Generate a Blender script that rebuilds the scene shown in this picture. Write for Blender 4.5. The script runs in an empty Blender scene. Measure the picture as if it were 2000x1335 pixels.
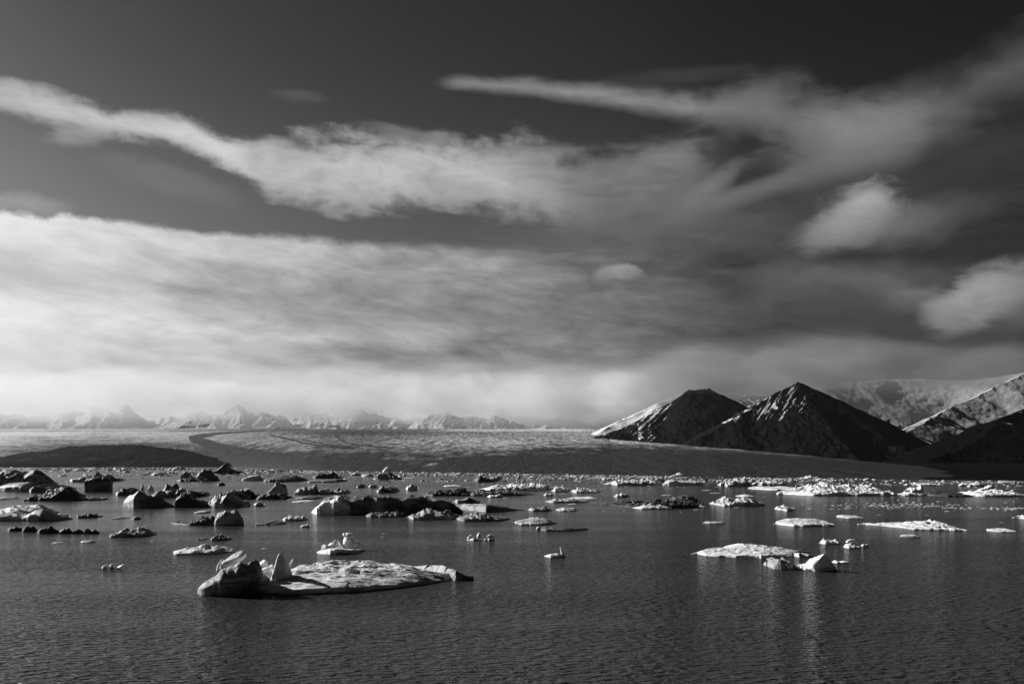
import bpy, math, random
import numpy as np

# ------------------------------------------------------------------ basics
sc = bpy.context.scene
C = sc.collection
F, HC, YH = 1700.0, 15.0, 904.0          # focal length in photo pixels, eye height (m), horizon row
K = F * HC
SUN_AZ, SUN_EL = math.radians(-62), math.radians(24)
rng = np.random.default_rng(7)


def dist(y):
    return K / (np.asarray(y, float) - YH)


def P3(px, py, D):
    return ((px - 1000.0) / F * D, D, HC + (YH - py) / F * D)


# ------------------------------------------------------------------ numpy noise
def _hash(ix, iy, iz, seed):
    ix = ix.astype(np.int64).astype(np.uint32); iy = iy.astype(np.int64).astype(np.uint32); iz = iz.astype(np.int64).astype(np.uint32)
    h = ix * np.uint32(374761393) + iy * np.uint32(668265263) + iz * np.uint32(2147483647) + np.uint32((seed * 1274126177) & 0xffffffff)
    h = (h ^ (h >> np.uint32(13))) * np.uint32(1274126177)
    h = (h ^ (h >> np.uint32(16))) * np.uint32(2246822519)
    return (h ^ (h >> np.uint32(13)))


def noise3(x, y, z, seed=0):
    """gradient noise, about -1..1"""
    x = np.asarray(x, float); y = np.asarray(y, float) + 0 * x; z = np.asarray(z, float) + 0 * x
    x0, y0, z0 = np.floor(x), np.floor(y), np.floor(z)
    fx, fy, fz = x - x0, y - y0, z - z0
    u, v, w = (f * f * f * (f * (f * 6 - 15) + 10) for f in (fx, fy, fz))
    out = 0
    for dx in (0, 1):
        for dy in (0, 1):
            for dz in (0, 1):
                h = _hash(x0 + dx, y0 + dy, z0 + dz, seed)
                a = (h & np.uint32(1023)) * (2 * math.pi / 1024.0)
                c = ((h >> np.uint32(10)) & np.uint32(1023)) / 511.5 - 1.0
                s = np.sqrt(np.maximum(0, 1 - c * c))
                g = np.cos(a) * s * (fx - dx) + np.sin(a) * s * (fy - dy) + c * (fz - dz)
                out = out + g * (u if dx else 1 - u) * (v if dy else 1 - v) * (w if dz else 1 - w)
    return out * 1.55


def fbm(x, y, z=0.0, seed=0, octv=4, gain=0.5, lac=2.03, ridged=False):
    t, a, n = 0.0, 1.0, 0.0
    for i in range(octv):
        v = noise3(x, y, z, seed + 17 * i)
        if ridged:
            v = 1 - 2 * np.abs(v)
        t = t + a * v; n += a
        a *= gain; x = np.asarray(x) * lac; y = np.asarray(y) * lac; z = np.asarray(z) * lac
    return t / n


def worley(x, y, seed=0):
    """F1, F2 and a random number for the nearest cell"""
    x = np.asarray(x, float); y = np.asarray(y, float)
    x0, y0 = np.floor(x), np.floor(y)
    f1 = np.full(x.shape, 9.0); f2 = f1.copy(); cid = np.zeros(x.shape)
    for dx in (-1, 0, 1):
        for dy in (-1, 0, 1):
            h = _hash(x0 + dx, y0 + dy, 0 * x0, seed)
            px = x0 + dx + (h & np.uint32(1023)) / 1023.0
            py = y0 + dy + ((h >> np.uint32(10)) & np.uint32(1023)) / 1023.0
            r = ((h >> np.uint32(20)) & np.uint32(1023)) / 1023.0
            d = np.hypot(px - x, py - y)
            near = d < f1
            f2 = np.where(near, f1, np.minimum(f2, d))
            cid = np.where(near, r, cid)
            f1 = np.where(near, d, f1)
    return f1, f2, cid


def facet(x, y, seed=0):
    """broken plates: a random level and a tilted plane for the nearest cell, levels 0..1, plane about -.6...6"""
    x = np.asarray(x, float); y = np.asarray(y, float)
    x0, y0 = np.floor(x), np.floor(y)
    f1 = np.full(x.shape, 9.0); cid = np.zeros(x.shape); pl = np.zeros(x.shape)
    for dx in (-1, 0, 1):
        for dy in (-1, 0, 1):
            h = _hash(x0 + dx, y0 + dy, 0 * x0, seed)
            px = x - (x0 + dx + (h & np.uint32(1023)) / 1023.0)
            py = y - (y0 + dy + ((h >> np.uint32(10)) & np.uint32(1023)) / 1023.0)
            r = ((h >> np.uint32(20)) & np.uint32(1023)) / 1023.0
            a = r * 57.0 % (2 * math.pi)
            d = np.hypot(px, py); near = d < f1
            cid = np.where(near, r, cid); pl = np.where(near, np.cos(a) * px + np.sin(a) * py, pl); f1 = np.where(near, d, f1)
    return cid, pl


def sstep(a, b, x):
    t = np.clip((np.asarray(x, float) - a) / (b - a), 0, 1)
    return t * t * (3 - 2 * t)


# ------------------------------------------------------------------ mesh helpers
def mesh_grid(name, V, closed_skip=None, attrs=None, smooth=True):
    """V: (rows, cols, 3) -> mesh"""
    nr, nc = V.shape[:2]
    idx = np.arange(nr * nc).reshape(nr, nc)
    q = np.stack([idx[:-1, :-1], idx[:-1, 1:], idx[1:, 1:], idx[1:, :-1]], -1).reshape(-1, 4)
    return mesh_raw(name, V.reshape(-1, 3), q, attrs, smooth)


def mesh_raw(name, v, q, attrs=None, smooth=True):
    me = bpy.data.meshes.new(name)
    n, k = q.shape
    me.vertices.add(len(v)); me.vertices.foreach_set('co', np.asarray(v, np.float32).ravel())
    me.loops.add(n * k); me.loops.foreach_set('vertex_index', q.astype(np.int32).ravel())
    me.polygons.add(n); me.polygons.foreach_set('loop_start', (np.arange(n) * k).astype(np.int32))
    me.update(calc_edges=True)
    me.polygons.foreach_set('use_smooth', np.full(n, smooth))
    for key, a in (attrs or {}).items():
        at = me.attributes.new(key, 'FLOAT', 'POINT')
        at.data.foreach_set('value', np.asarray(a, np.float32).ravel())
    me.validate()
    return me


def link(name, me, mat, parent=None, loc=(0, 0, 0)):
    o = bpy.data.objects.new(name, me); C.objects.link(o)
    if mat is not None and me is not None:
        me.materials.clear(); me.materials.append(mat)
    o.location = loc
    if parent: o.parent = parent
    return o


def tag(o, label=None, cat=None, group=None, kind=None):
    for k, v in (('label', label), ('category', cat), ('group', group), ('kind', kind)):
        if v: o[k] = v
    return o


# ------------------------------------------------------------------ node helpers
class N:
    """a small expression wrapper round shader math nodes"""
    def __init__(s, nt): s.nt = nt
    def new(s, t, **kw):
        n = s.nt.nodes.new(t)
        for k, v in kw.items(): setattr(n, k, v)
        return n
    def put(s, sock, v):
        if hasattr(v, 'is_output'): s.nt.links.new(v, sock)
        else: sock.default_value = v
    def m(s, op, a, b=0.0, c=0.0, clamp=False):
        n = s.new('ShaderNodeMath', operation=op, use_clamp=clamp)
        s.put(n.inputs[0], a); s.put(n.inputs[1], b)
        if op in ('MULTIPLY_ADD', 'SMOOTH_MIN', 'SMOOTH_MAX', 'COMPARE'): s.put(n.inputs[2], c)
        return n.outputs[0]
    def add(s, a, b): return s.m('ADD', a, b)
    def sub(s, a, b): return s.m('SUBTRACT', a, b)
    def mul(s, a, b): return s.m('MULTIPLY', a, b)
    def mad(s, a, b, c): return s.m('MULTIPLY_ADD', a, b, c)
    def step(s, v, a, b, lo=0.0, hi=1.0):
        n = s.new('ShaderNodeMapRange', interpolation_type='SMOOTHSTEP', clamp=True)
        s.put(n.inputs['Value'], v); s.put(n.inputs['From Min'], a); s.put(n.inputs['From Max'], b)
        s.put(n.inputs['To Min'], lo); s.put(n.inputs['To Max'], hi)
        return n.outputs[0]
    def lin(s, v, a, b, lo=0.0, hi=1.0):
        n = s.new('ShaderNodeMapRange', clamp=True)
        s.put(n.inputs['Value'], v); s.put(n.inputs['From Min'], a); s.put(n.inputs['From Max'], b)
        s.put(n.inputs['To Min'], lo); s.put(n.inputs['To Max'], hi)
        return n.outputs[0]
    def mix(s, f, a, b):
        n = s.new('ShaderNodeMix', data_type='FLOAT', clamp_factor=True)
        s.put(n.inputs[0], f); s.put(n.inputs[2], a); s.put(n.inputs[3], b)
        return n.outputs[0]
    def noise(s, vec, scale, detail=4.0, rough=0.5, lac=2.0, dist=0.0, dim='3D', kind=None):
        n = s.new('ShaderNodeTexNoise', noise_dimensions=dim)
        if kind: n.noise_type = kind
        s.put(n.inputs['Vector'], vec)
        for k, v in (('Scale', scale), ('Detail', detail), ('Roughness', rough), ('Lacunarity', lac), ('Distortion', dist)):
            n.inputs[k].default_value = v
        return n.outputs['Fac' if 'Fac' in n.outputs else 0]
    def vec(s, x, y, z=0.0):
        n = s.new('ShaderNodeCombineXYZ')
        for i, v in enumerate((x, y, z)): s.put(n.inputs[i], v)
        return n.outputs[0]
    def scale(s, vec, sx, sy, sz):
        n = s.new('ShaderNodeVectorMath', operation='MULTIPLY')
        s.put(n.inputs[0], vec); n.inputs[1].default_value = (sx, sy, sz)
        return n.outputs[0]
    def sep(s, vec):
        n = s.new('ShaderNodeSeparateXYZ'); s.put(n.inputs[0], vec)
        return n.outputs
    def curve(s, x, pts, x0, x1):
        """float curve through pts [(x, y)], any range"""
        ys = [p[1] for p in pts]; lo, hi = min(ys), max(ys)
        if hi - lo < 1e-6: hi = lo + 1
        n = s.new('ShaderNodeFloatCurve')
        c = n.mapping.curves[0]
        q = [((p[0] - x0) / (x1 - x0), (p[1] - lo) / (hi - lo)) for p in sorted(pts)]
        c.points[0].location = q[0]; c.points[1].location = q[-1]
        for a in q[1:-1]: c.points.new(*a)
        for p in c.points: p.handle_type = 'AUTO_CLAMPED'
        n.mapping.extend = 'HORIZONTAL'; n.mapping.update()
        s.put(n.inputs['Value'], s.lin(x, x0, x1))
        return s.mad(n.outputs[0], hi - lo, lo)
    def bsdf(s, **kw):
        n = s.new('ShaderNodeBsdfPrincipled')
        for k, v in kw.items(): s.put(n.inputs[k.replace('_', ' ')], v)
        return n
    def grey(s, v):
        n = s.new('ShaderNodeCombineColor')
        for i in range(3): s.put(n.inputs[i], v)
        return n.outputs[0]


def material(name):
    m = bpy.data.materials.new(name); m.use_nodes = True
    m.node_tree.nodes.clear()
    g = N(m.node_tree); out = g.new('ShaderNodeOutputMaterial')
    return m, g, out


def attr(g, name):
    return g.new('ShaderNodeAttribute', attribute_name=name).outputs['Fac']


def bump(g, h, dist_, strength=1.0):
    b = g.new('ShaderNodeBump'); g.put(b.inputs['Height'], h); g.put(b.inputs['Distance'], dist_); g.put(b.inputs['Strength'], strength)
    return b.outputs[0]


# ------------------------------------------------------------------ render settings, camera, sun
sc.view_settings.view_transform = 'Standard'
sc.view_settings.look = 'None'
EXPO = 1.30                                   # exposed for the shaded ice
sc.view_settings.exposure = math.log2(EXPO)
sc.view_settings.gamma = 1.0
sc.view_settings.use_curve_mapping = False
sc.cycles.use_denoising = True
sc.cycles.max_bounces = 6
sc.cycles.sample_clamp_direct = 2
sc.cycles.sample_clamp_indirect = 4
sc.cycles.volume_bounces = 4

cam = bpy.data.cameras.new('camera'); co = bpy.data.objects.new('camera', cam); C.objects.link(co)
cam.sensor_width = 36; cam.lens = F / 2000 * 36; cam.clip_start = 1; cam.clip_end = 120000
cam.shift_y = (YH - 667.5) / 2000
co.location = (0, 0, HC); co.rotation_euler = (math.radians(90), 0, 0)
sc.camera = co

sd = bpy.data.lights.new('sun', 'SUN'); sd.energy = 5.0; sd.angle = math.radians(0.5); sd.color = (1, 1, 1)
so = bpy.data.objects.new('sun', sd); C.objects.link(so)
from mathutils import Vector
sdir = Vector((math.sin(SUN_AZ) * math.cos(SUN_EL), math.cos(SUN_AZ) * math.cos(SUN_EL), math.sin(SUN_EL)))
so.rotation_euler = sdir.to_track_quat('Z', 'Y').to_euler()
so.location = sdir * 1000

# ------------------------------------------------------------------ world: clear sky plus cloud layers by direction
w = bpy.data.worlds.new('World'); sc.world = w; w.use_nodes = True
w.node_tree.nodes.clear(); g = N(w.node_tree)
wo = g.new('ShaderNodeOutputWorld'); bg = g.new('ShaderNodeBackground')
g.nt.links.new(bg.outputs[0], wo.inputs[0])
bg.inputs['Strength'].default_value = 0.1
sky = g.new('ShaderNodeTexSky'); sky.sky_type = 'NISHITA'; sky.sun_disc = False
sky.sun_elevation = SUN_EL; sky.sun_rotation = SUN_AZ
sky.air_density = 1.0; sky.dust_density = 1.2; sky.ozone_density = 1.0
red = g.new('ShaderNodeSeparateColor'); g.nt.links.new(sky.outputs[0], red.inputs[0])
D_ = g.sep(g.new('ShaderNodeTexCoord').outputs['Generated'])
dx, dy, dz = D_[0], D_[1], D_[2]
az = g.m('ARCTAN2', dx, dy)
ct = g.m('SQRT', g.add(g.add(g.mul(dx, dx), g.mul(dy, dy)), 1e-6))
tt = g.m('DIVIDE', dz, ct)
A0, A1 = -0.62, 0.62


def A(px): return math.atan((px - 1000) / F)
def T(px, py): return (YH - py) / F * math.cos(A(px))
def lin_(v):                                   # screen grey 0..255 -> scene radiance
    v /= 255.0
    return (v / 12.92 if v < 0.04045 else ((v + 0.055) / 1.055) ** 2.4) / EXPO


vec = g.vec(az, g.mul(tt, 2.0), 0.0)
wv = g.vec(az, tt, 3.0)
n_big = g.sub(g.noise(vec, 5.0, 3.0, 0.5), 0.5)             # slow rolls
n_mid = g.sub(g.noise(g.vec(az, g.mul(tt, 1.6), 7.0), 13.0, 5.0, 0.55), 0.5)
n_fine = g.sub(g.noise(g.vec(az, g.mul(tt, 1.3), 2.0), 40.0, 5.0, 0.6), 0.5)
n_strk = g.sub(g.noise(g.vec(az, g.mad(az, 0.5, g.mul(tt, 5.5)), 5.0), 6.0, 4.0, 0.5, dist=0.5), 0.5)  # long level streaks
n_tex = g.sub(g.noise(g.vec(g.mad(tt, .5, az), g.mul(tt, 2.4), 11.0), 17.0, 7.0, .62, dist=.7), 0.5)   # torn inner structure
n_tx2 = g.sub(g.noise(g.vec(az, g.mad(az, .35, g.mul(tt, 3.6)), 4.0), 9.0, 7.0, .62, dist=1.0), 0.5)
wa = g.mad(n_mid, 0.035, az)


def curve_px(pts):                             # value as a function of azimuth
    return g.curve(wa, [(A(p), v) for p, v in pts], A0, A1)


def edge_px(pts):                              # elevation as a function of azimuth
    return g.curve(az, [(A(px), T(px, py)) for px, py in pts], A0, A1)


# clear sky, deep grey as through a red filter; brighter low down and on the sun's side
clear = g.mul(red.outputs[0], curve_px([(-60, 0.22), (150, .23), (400, .24), (700, .245), (1000, .25), (1400, .19), (2060, .13)]))
clear = g.mul(clear, g.curve(tt, [(0, 1.5), (.10, 1.45), (.2, 1.2), (.28, 1.08), (.35, .80), (.42, .58), (.5, .46), (.6, .40)], 0, .6))
clear = g.mul(clear, 1 / EXPO)
L = clear
GAIN = 10.0                                    # background strength is 0.1


def over(base, mask, value):
    return g.mix(mask, base, g.mul(value, GAIN))


# thin dusky overcast filling the right half
oc = g.mul(g.step(wa, A(850), A(1350)), g.step(g.mad(n_mid, .07, g.mad(n_big, .08, tt)), T(1500, 400), T(1500, 290), 1.0, 0.0))
ocv = g.mul(curve_px([(900, lin_(88)), (1200, lin_(82)), (1450, lin_(64)), (1700, lin_(52)), (2050, lin_(43))]), g.mad(n_tx2, 2.2, g.mad(n_tex, 1.3, g.mad(n_strk, 1.2, g.mad(n_big, 1.4, 1.0)))))
L = over(L, g.mul(oc, .9), ocv)


def band(base, mid, half, alpha, value, rough=1.0, soft=.75, wide=1.0):
    d = g.m('DIVIDE', g.m('ABSOLUTE', g.sub(g.add(tt, g.mul(n_mid, .022 * rough)), mid)), half)
    d = g.add(d, g.add(g.mul(n_fine, .6 * rough), g.add(g.mul(n_tex, 1.5 * rough), g.mul(n_mid, 1.1 * rough))))
    return over(base, g.mul(g.step(d, soft - .62 * wide, soft + .38 * wide, 1.0, 0.0), alpha), value)


def half_px(pts): return g.curve(az, [(A(p), v / F) for p, v in pts], A0, A1)


# high band on the right half
L = band(L, edge_px([(820, 160), (950, 165), (1100, 178), (1250, 196), (1360, 208), (1480, 218), (1600, 240), (1720, 250), (1830, 215), (1920, 165), (2040, 110)]),
         half_px([(820, 6), (900, 14), (1100, 22), (1300, 30), (1400, 38), (1550, 62), (1700, 72), (1850, 70), (2040, 75)]),
         g.curve(az, [(A(780), 0), (A(835), 0), (A(900), .75), (A(1350), .9), (A(1450), .75), (A(1700), .85), (A(2040), .8)], A0, A1),
         g.mul(curve_px([(850, lin_(128)), (1100, lin_(146)), (1350, lin_(138)), (1500, lin_(120)), (1700, lin_(134)), (1850, lin_(96)), (2040, lin_(94))]), g.mad(n_tx2, 1.1, g.mad(n_mid, .5, g.mad(n_big, .9, 1.05)))), .6, .75, 1.5)
# slanting veil joining it to the band below
L = band(L, edge_px([(1200, 470), (1300, 428), (1400, 392), (1500, 362), (1600, 340), (1700, 312), (1800, 290)]),
         half_px([(1200, 40), (1400, 26), (1600, 24), (1800, 40)]),
         g.curve(az, [(A(1180), 0), (A(1300), .5), (A(1500), .65), (A(1650), .6), (A(1820), 0)], A0, A1), lin_(104), 1.0, .7, 1.9)
# the long middle band, bright wisps on the left, a broad bank in the centre
L = band(L, edge_px([(-80, 160), (0, 182), (60, 197), (130, 214), (200, 232), (300, 245), (400, 280), (480, 312), (560, 335), (700, 338), (850, 338), (1000, 350), (1150, 372), (1300, 360), (1420, 380)]),
         half_px([(-80, 24), (60, 30), (170, 34), (240, 30), (330, 32), (420, 30), (500, 40), (580, 68), (700, 70), (850, 72), (1000, 74), (1150, 76), (1300, 68), (1420, 40)]),
         g.curve(az, [(A(-80), .8), (A(400), .88), (A(700), .95), (A(1000), .95), (A(1150), .8), (A(1300), .7), (A(1450), 0)], A0, A1),
         g.mul(curve_px([(-60, lin_(165)), (60, lin_(190)), (300, lin_(194)), (440, lin_(204)), (560, lin_(180)), (700, lin_(194)), (850, lin_(186)), (980, lin_(172)), (1080, lin_(150)), (1200, lin_(122)), (1320, lin_(118)), (1450, lin_(90))]),
               g.mad(n_mid, .6, g.mad(n_tex, 1.0, g.mad(n_big, .8, 1.0)))), 1.0, .9)


def puff(base, px, py, rx, ry, value, alpha=.9, rot=0.0, rough=1.0, soft=.5):
    a, t = A(px), T(px, py)
    u, v = g.sub(g.mad(n_mid, .016, az), a), g.sub(g.mad(n_fine, .01, tt), t)
    c, s = math.cos(rot), math.sin(rot)
    uu = g.mul(g.mad(u, c, g.mul(v, s)), F / rx); vv = g.mul(g.mad(u, -s, g.mul(v, c)), F / ry)
    r = g.add(g.m('SQRT', g.add(g.mul(uu, uu), g.mul(vv, vv))), g.mad(n_mid, 1.5 * rough, g.mul(n_tex, 1.5 * rough)))
    lit = g.mad(vv, .22, g.mad(n_mid, .6, g.mad(n_tex, 1.0, .95)))                 # darker undersides painted into the brightness
    return over(base, g.mul(g.step(r, 1 - soft, 1 + soft, 1.0, 0.0), alpha), g.mul(lit, value))


L = puff(L, 150, 268, 42, 16, lin_(142), .8, .2)
L = puff(L, 590, 190, 50, 12, lin_(84), .6)
L = puff(L, 800, 262, 80, 14, lin_(128), .6, -.15)
L = puff(L, 330, 360, 110, 26, lin_(122), .35, -.2)
L = puff(L, 40, 402, 60, 18, lin_(150), .6)
L = puff(L, 1330, 152, 130, 16, lin_(66), .5)
L = puff(L, 1480, 200, 70, 36, lin_(122), .55, .3, .7, .8)
L = puff(L, 1680, 285, 120, 46, lin_(134), .6, .12, .8, .9)
L = puff(L, 1290, 335, 70, 34, lin_(134), .75, .5, .9, .6)
L = puff(L, 1240, 350, 120, 50, lin_(122), .6, .2, .9, .8)
L = puff(L, 1395, 365, 70, 20, lin_(118), .7, .6, .8, .7)
L = puff(L, 1480, 372, 150, 18, lin_(112), .6, .28, .8, .8)
L = puff(L, 1330, 470, 230, 36, lin_(96), .5, .05, 1.0, .9)
L = puff(L, 1180, 455, 180, 40, lin_(106), .5, .1, 1.0, .9)
L = puff(L, 1880, 330, 200, 40, lin_(66), .5, .2, 1.0, .9)
L = puff(L, 1800, 425, 110, 28, lin_(88), .7, .05, 1.0, .7)
L = puff(L, 1840, 490, 170, 36, lin_(44), .6, .05, 1.0, .9)
L = puff(L, 1735, 446, 80, 34, lin_(112), .7, -.05, 1.0, .7)
L = puff(L, 1640, 452, 70, 34, lin_(138), .8, .25, 1.1, .6)
L = puff(L, 1676, 425, 64, 40, lin_(150), .8, .35, 1.1, .6)
L = puff(L, 1694, 396, 40, 26, lin_(172), .75, .3, 1.1, .7)
L = puff(L, 1690, 560, 150, 40, lin_(88), .75, -.05, 1.1, .6)
L = puff(L, 1530, 540, 60, 26, lin_(92), .6, .2, 1.0, .7)
L = puff(L, 1500, 600, 130, 30, lin_(84), .6, .3, 1.0, .8)
L = puff(L, 1790, 585, 56, 26, lin_(104), .7, -.1, 1.0, .6)
L = puff(L, 1700, 620, 170, 24, lin_(66), .6, 0, 1.0, .8)

# low bank: crisp crest on the left, melting into the overcast on the right
crest = edge_px([(-80, 418), (0, 414), (80, 424), (140, 419), (220, 430), (330, 447), (440, 458), (600, 468), (750, 480), (900, 488), (1050, 498), (1200, 530), (1350, 585), (1500, 636), (1600, 655), (1700, 668), (1850, 690), (2060, 690)])
wid = g.curve(az, [(A(-80), .004), (A(500), .006), (A(850), .010), (A(1050), .022), (A(1300), .05), (A(1600), .02), (A(2060), .02)], A0, A1)
d = g.sub(g.add(crest, g.mad(n_fine, .016, g.mul(n_mid, .012))), tt)
bank = g.step(d, g.mul(wid, -1.0), wid)
val = curve_px([(-80, lin_(228)), (100, lin_(222)), (250, lin_(214)), (400, lin_(200)), (550, lin_(186)), (700, lin_(170)), (850, lin_(156)), (1000, lin_(142)), (1150, lin_(128)), (1300, lin_(116)), (1500, lin_(94)), (1700, lin_(80)), (2060, lin_(58))])
strk = g.mul(n_strk, g.curve(wa, [(A(-80), .45), (A(300), .75), (A(700), 1.2), (A(1300), 1.3), (A(2060), 1.0)], A0, A1))
val = g.mul(val, g.add(g.mad(n_tex, g.curve(wa, [(A(-80), .35), (A(400), .75), (A(1200), 1.2), (A(2060), 1.2)], A0, A1), g.mad(n_tx2, g.curve(wa, [(A(-80), .4), (A(400), .95), (A(900), 1.4), (A(2060), 1.6)], A0, A1), 1.0)), strk))
# a dusky belt through the bank
belt = g.m('ABSOLUTE', g.sub(g.mad(n_mid, .04, tt), edge_px([(-80, 520), (300, 545), (600, 585), (900, 600), (1200, 620), (2060, 640)])))
val = g.mul(val, g.step(belt, 0.0, .045, .70, 1.0))
# glow low over the glacier and by the dark peak
low = g.step(tt, T(500, 720), T(500, 640), 1.0, 0.0)
val = g.mul(val, g.mad(low, -.22, 1.0))
L = over(L, g.mul(bank, .97), val)
L = puff(L, 1184, 536, 20, 15, lin_(140), .8, .3, 1.4, .6)
L = puff(L, 1214, 532, 24, 13, lin_(158), .8, -.1, 1.4, .6)
L = puff(L, 1920, 655, 120, 26, lin_(46), .75, 0, .7, .8)
L = puff(L, 1600, 545, 46, 20, lin_(98), .6, .1, 1.3, .6)
L = puff(L, 1668, 548, 44, 18, lin_(94), .6, .0, 1.3, .6)
L = puff(L, 1722, 560, 44, 18, lin_(96), .6, -.1, 1.3, .6)
L = puff(L, 1786, 582, 40, 20, lin_(108), .65, -.1, 1.3, .6)
L = puff(L, 1985, 584, 90, 48, lin_(112), .85, .15, 1.1, .7)
L = puff(L, 1880, 606, 56, 34, lin_(150), .8, .3, 1.1, .6)
L = puff(L, 1930, 578, 64, 34, lin_(158), .8, .3, 1.1, .65)
L = puff(L, 1300, 748, 85, 40, lin_(172), .75, .3, .6, .8)
L = puff(L, 1590, 705, 70, 34, lin_(128), .7, .3, .7, .8)
L = puff(L, 1390, 715, 60, 26, lin_(112), .6, 0, .7, .8)
L = puff(L, 1720, 682, 140, 16, lin_(118), .6, -.15, .7, .8)
# away from the picture the cloud thins out; behind the viewer the unseen sky is dimmed to deepen ice shadows
back = g.step(g.m('ABSOLUTE', g.add(az, .35)), .85, 1.28, 1.0, 0.0)
L = g.mix(back, g.mul(clear, .07), L)
# below the horizon
L = g.mix(g.step(dz, -.02, -.002), 0.15, L)
g.nt.links.new(g.grey(g.m('MAXIMUM', L, 0.0)), bg.inputs['Color'])
w.cycles.sampling_method = 'MANUAL'; w.cycles.sample_map_resolution = 512
# ------------------------------------------------------------------ materials
def ice_material(name, clean, dirt, amount, rough=.5, grain=1.0, bd=.45, glow=0.0):
    m, g, out = material(name)
    pos = g.new('ShaderNodeTexCoord').outputs['Object']
    rnd = g.new('ShaderNodeObjectInfo').outputs['Random']
    big = g.noise(g.scale(pos, 1, 1, 2.2), .16 * grain, 5, .6)
    fine = g.noise(pos, 2.2 * grain, 5, .65)
    bands = g.noise(g.scale(pos, .25, .25, 2.5), .9 * grain, 4, .6)
    d = g.step(g.add(g.add(big, g.mul(g.sub(bands, .5), .5)), g.mul(g.sub(rnd, .5), .2)), .62 - amount * .35, .80 - amount * .35)
    specks = g.step(fine, .62, .74)
    col = g.mix(g.m('MAXIMUM', d, g.mul(specks, .35 + amount * .3)), clean, dirt)
    col = g.mul(col, g.mad(g.sub(fine, .5), .35, 1.0))
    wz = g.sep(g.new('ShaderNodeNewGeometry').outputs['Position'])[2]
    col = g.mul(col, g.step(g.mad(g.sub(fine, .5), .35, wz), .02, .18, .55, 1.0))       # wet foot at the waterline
    b = g.bsdf(Base_Color=g.grey(col), Roughness=rough, IOR=1.31)
    h = g.add(g.noise(pos, .9 * grain, 6, .62), g.mul(g.noise(pos, 5.0 * grain, 4, .6), .25))
    g.put(b.inputs['Normal'], bump(g, h, bd / grain, .9))
    if glow:
        b.inputs['Subsurface Weight'].default_value = glow; b.inputs['Subsurface Radius'].default_value = (1, 1, 1); b.inputs['Subsurface Scale'].default_value = .35
    g.nt.links.new(b.outputs[0], out.inputs['Surface'])
    return m


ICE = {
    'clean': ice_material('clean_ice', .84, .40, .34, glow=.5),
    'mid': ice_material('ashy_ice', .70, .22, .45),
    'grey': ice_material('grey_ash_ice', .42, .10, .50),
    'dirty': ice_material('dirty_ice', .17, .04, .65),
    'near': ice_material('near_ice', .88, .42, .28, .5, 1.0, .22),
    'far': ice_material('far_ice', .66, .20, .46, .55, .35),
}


def rock_material():
    """rock and scree with snow lying where the mesh's snow attribute says"""
    m, g, out = material('mountain_rock_and_snow')
    pos = g.new('ShaderNodeTexCoord').outputs['Object']
    s = attr(g, 'snow')
    n = g.sub(g.noise(pos, .012, 6, .65), .5)
    snow = g.step(g.mad(n, .32, s), .46, .54)
    rock = g.mad(g.noise(pos, .02, 6, .7),  .020, .002)
    tone = attr(g, 'tone')
    col = g.mix(snow, g.mul(rock, tone), g.mul(tone, g.mad(n, .12, .62)))
    b = g.bsdf(Base_Color=g.grey(col), Roughness=.85)
    g.put(b.inputs['Specular IOR Level'], 0.0)
    g.put(b.inputs['Normal'], bump(g, g.noise(pos, .03, 5, .65), 10.0, g.mad(snow, -.42, .5)))
    g.nt.links.new(b.outputs[0], out.inputs['Surface'])
    return m


def glacier_material():
    m, g, out = material('glacier_ice')
    pos = g.new('ShaderNodeTexCoord').outputs['Object']
    deb_shade = attr(g, 'debris_shade')
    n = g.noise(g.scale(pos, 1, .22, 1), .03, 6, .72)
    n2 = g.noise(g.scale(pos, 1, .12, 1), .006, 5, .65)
    k = g.m('ADD', g.mad(g.sub(n2, .5), .45, deb_shade), g.mul(g.sub(n, .5), 1.5), clamp=True)
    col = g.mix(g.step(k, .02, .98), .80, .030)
    b = g.bsdf(Base_Color=g.grey(col), Roughness=.8)
    g.put(b.inputs['Specular IOR Level'], 0.04)
    g.put(b.inputs['Normal'], bump(g, n, 14.0, .7))
    g.nt.links.new(b.outputs[0], out.inputs['Surface'])
    return m


def ground_material(name, lo, hi, sc_=.03, pale=0.0):
    m, g, out = material(name)
    pos = g.new('ShaderNodeTexCoord').outputs['Object']
    col = g.mad(g.noise(pos, sc_, 7, .68), hi - lo, lo)
    if pale:
        col = g.mix(g.mul(g.step(g.noise(g.scale(pos, .35, 1, 1), sc_ * .9, 6, .6), .58, .66), .7), col, pale)      # old snow and dust lying in streaks
    b = g.bsdf(Base_Color=g.grey(col), Roughness=.9)
    g.put(b.inputs['Specular IOR Level'], 0.0)
    g.put(b.inputs['Normal'], bump(g, g.noise(pos, sc_ * 2, 6, .65), 4.0, .6))
    g.nt.links.new(b.outputs[0], out.inputs['Surface'])
    return m


POLAR, SILT = .70, .040                       # taken through a polariser; meltwater is milky with silt
W1, W2, W3 = .58, .50, .03                    # slopes of the ripples, long to short


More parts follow.
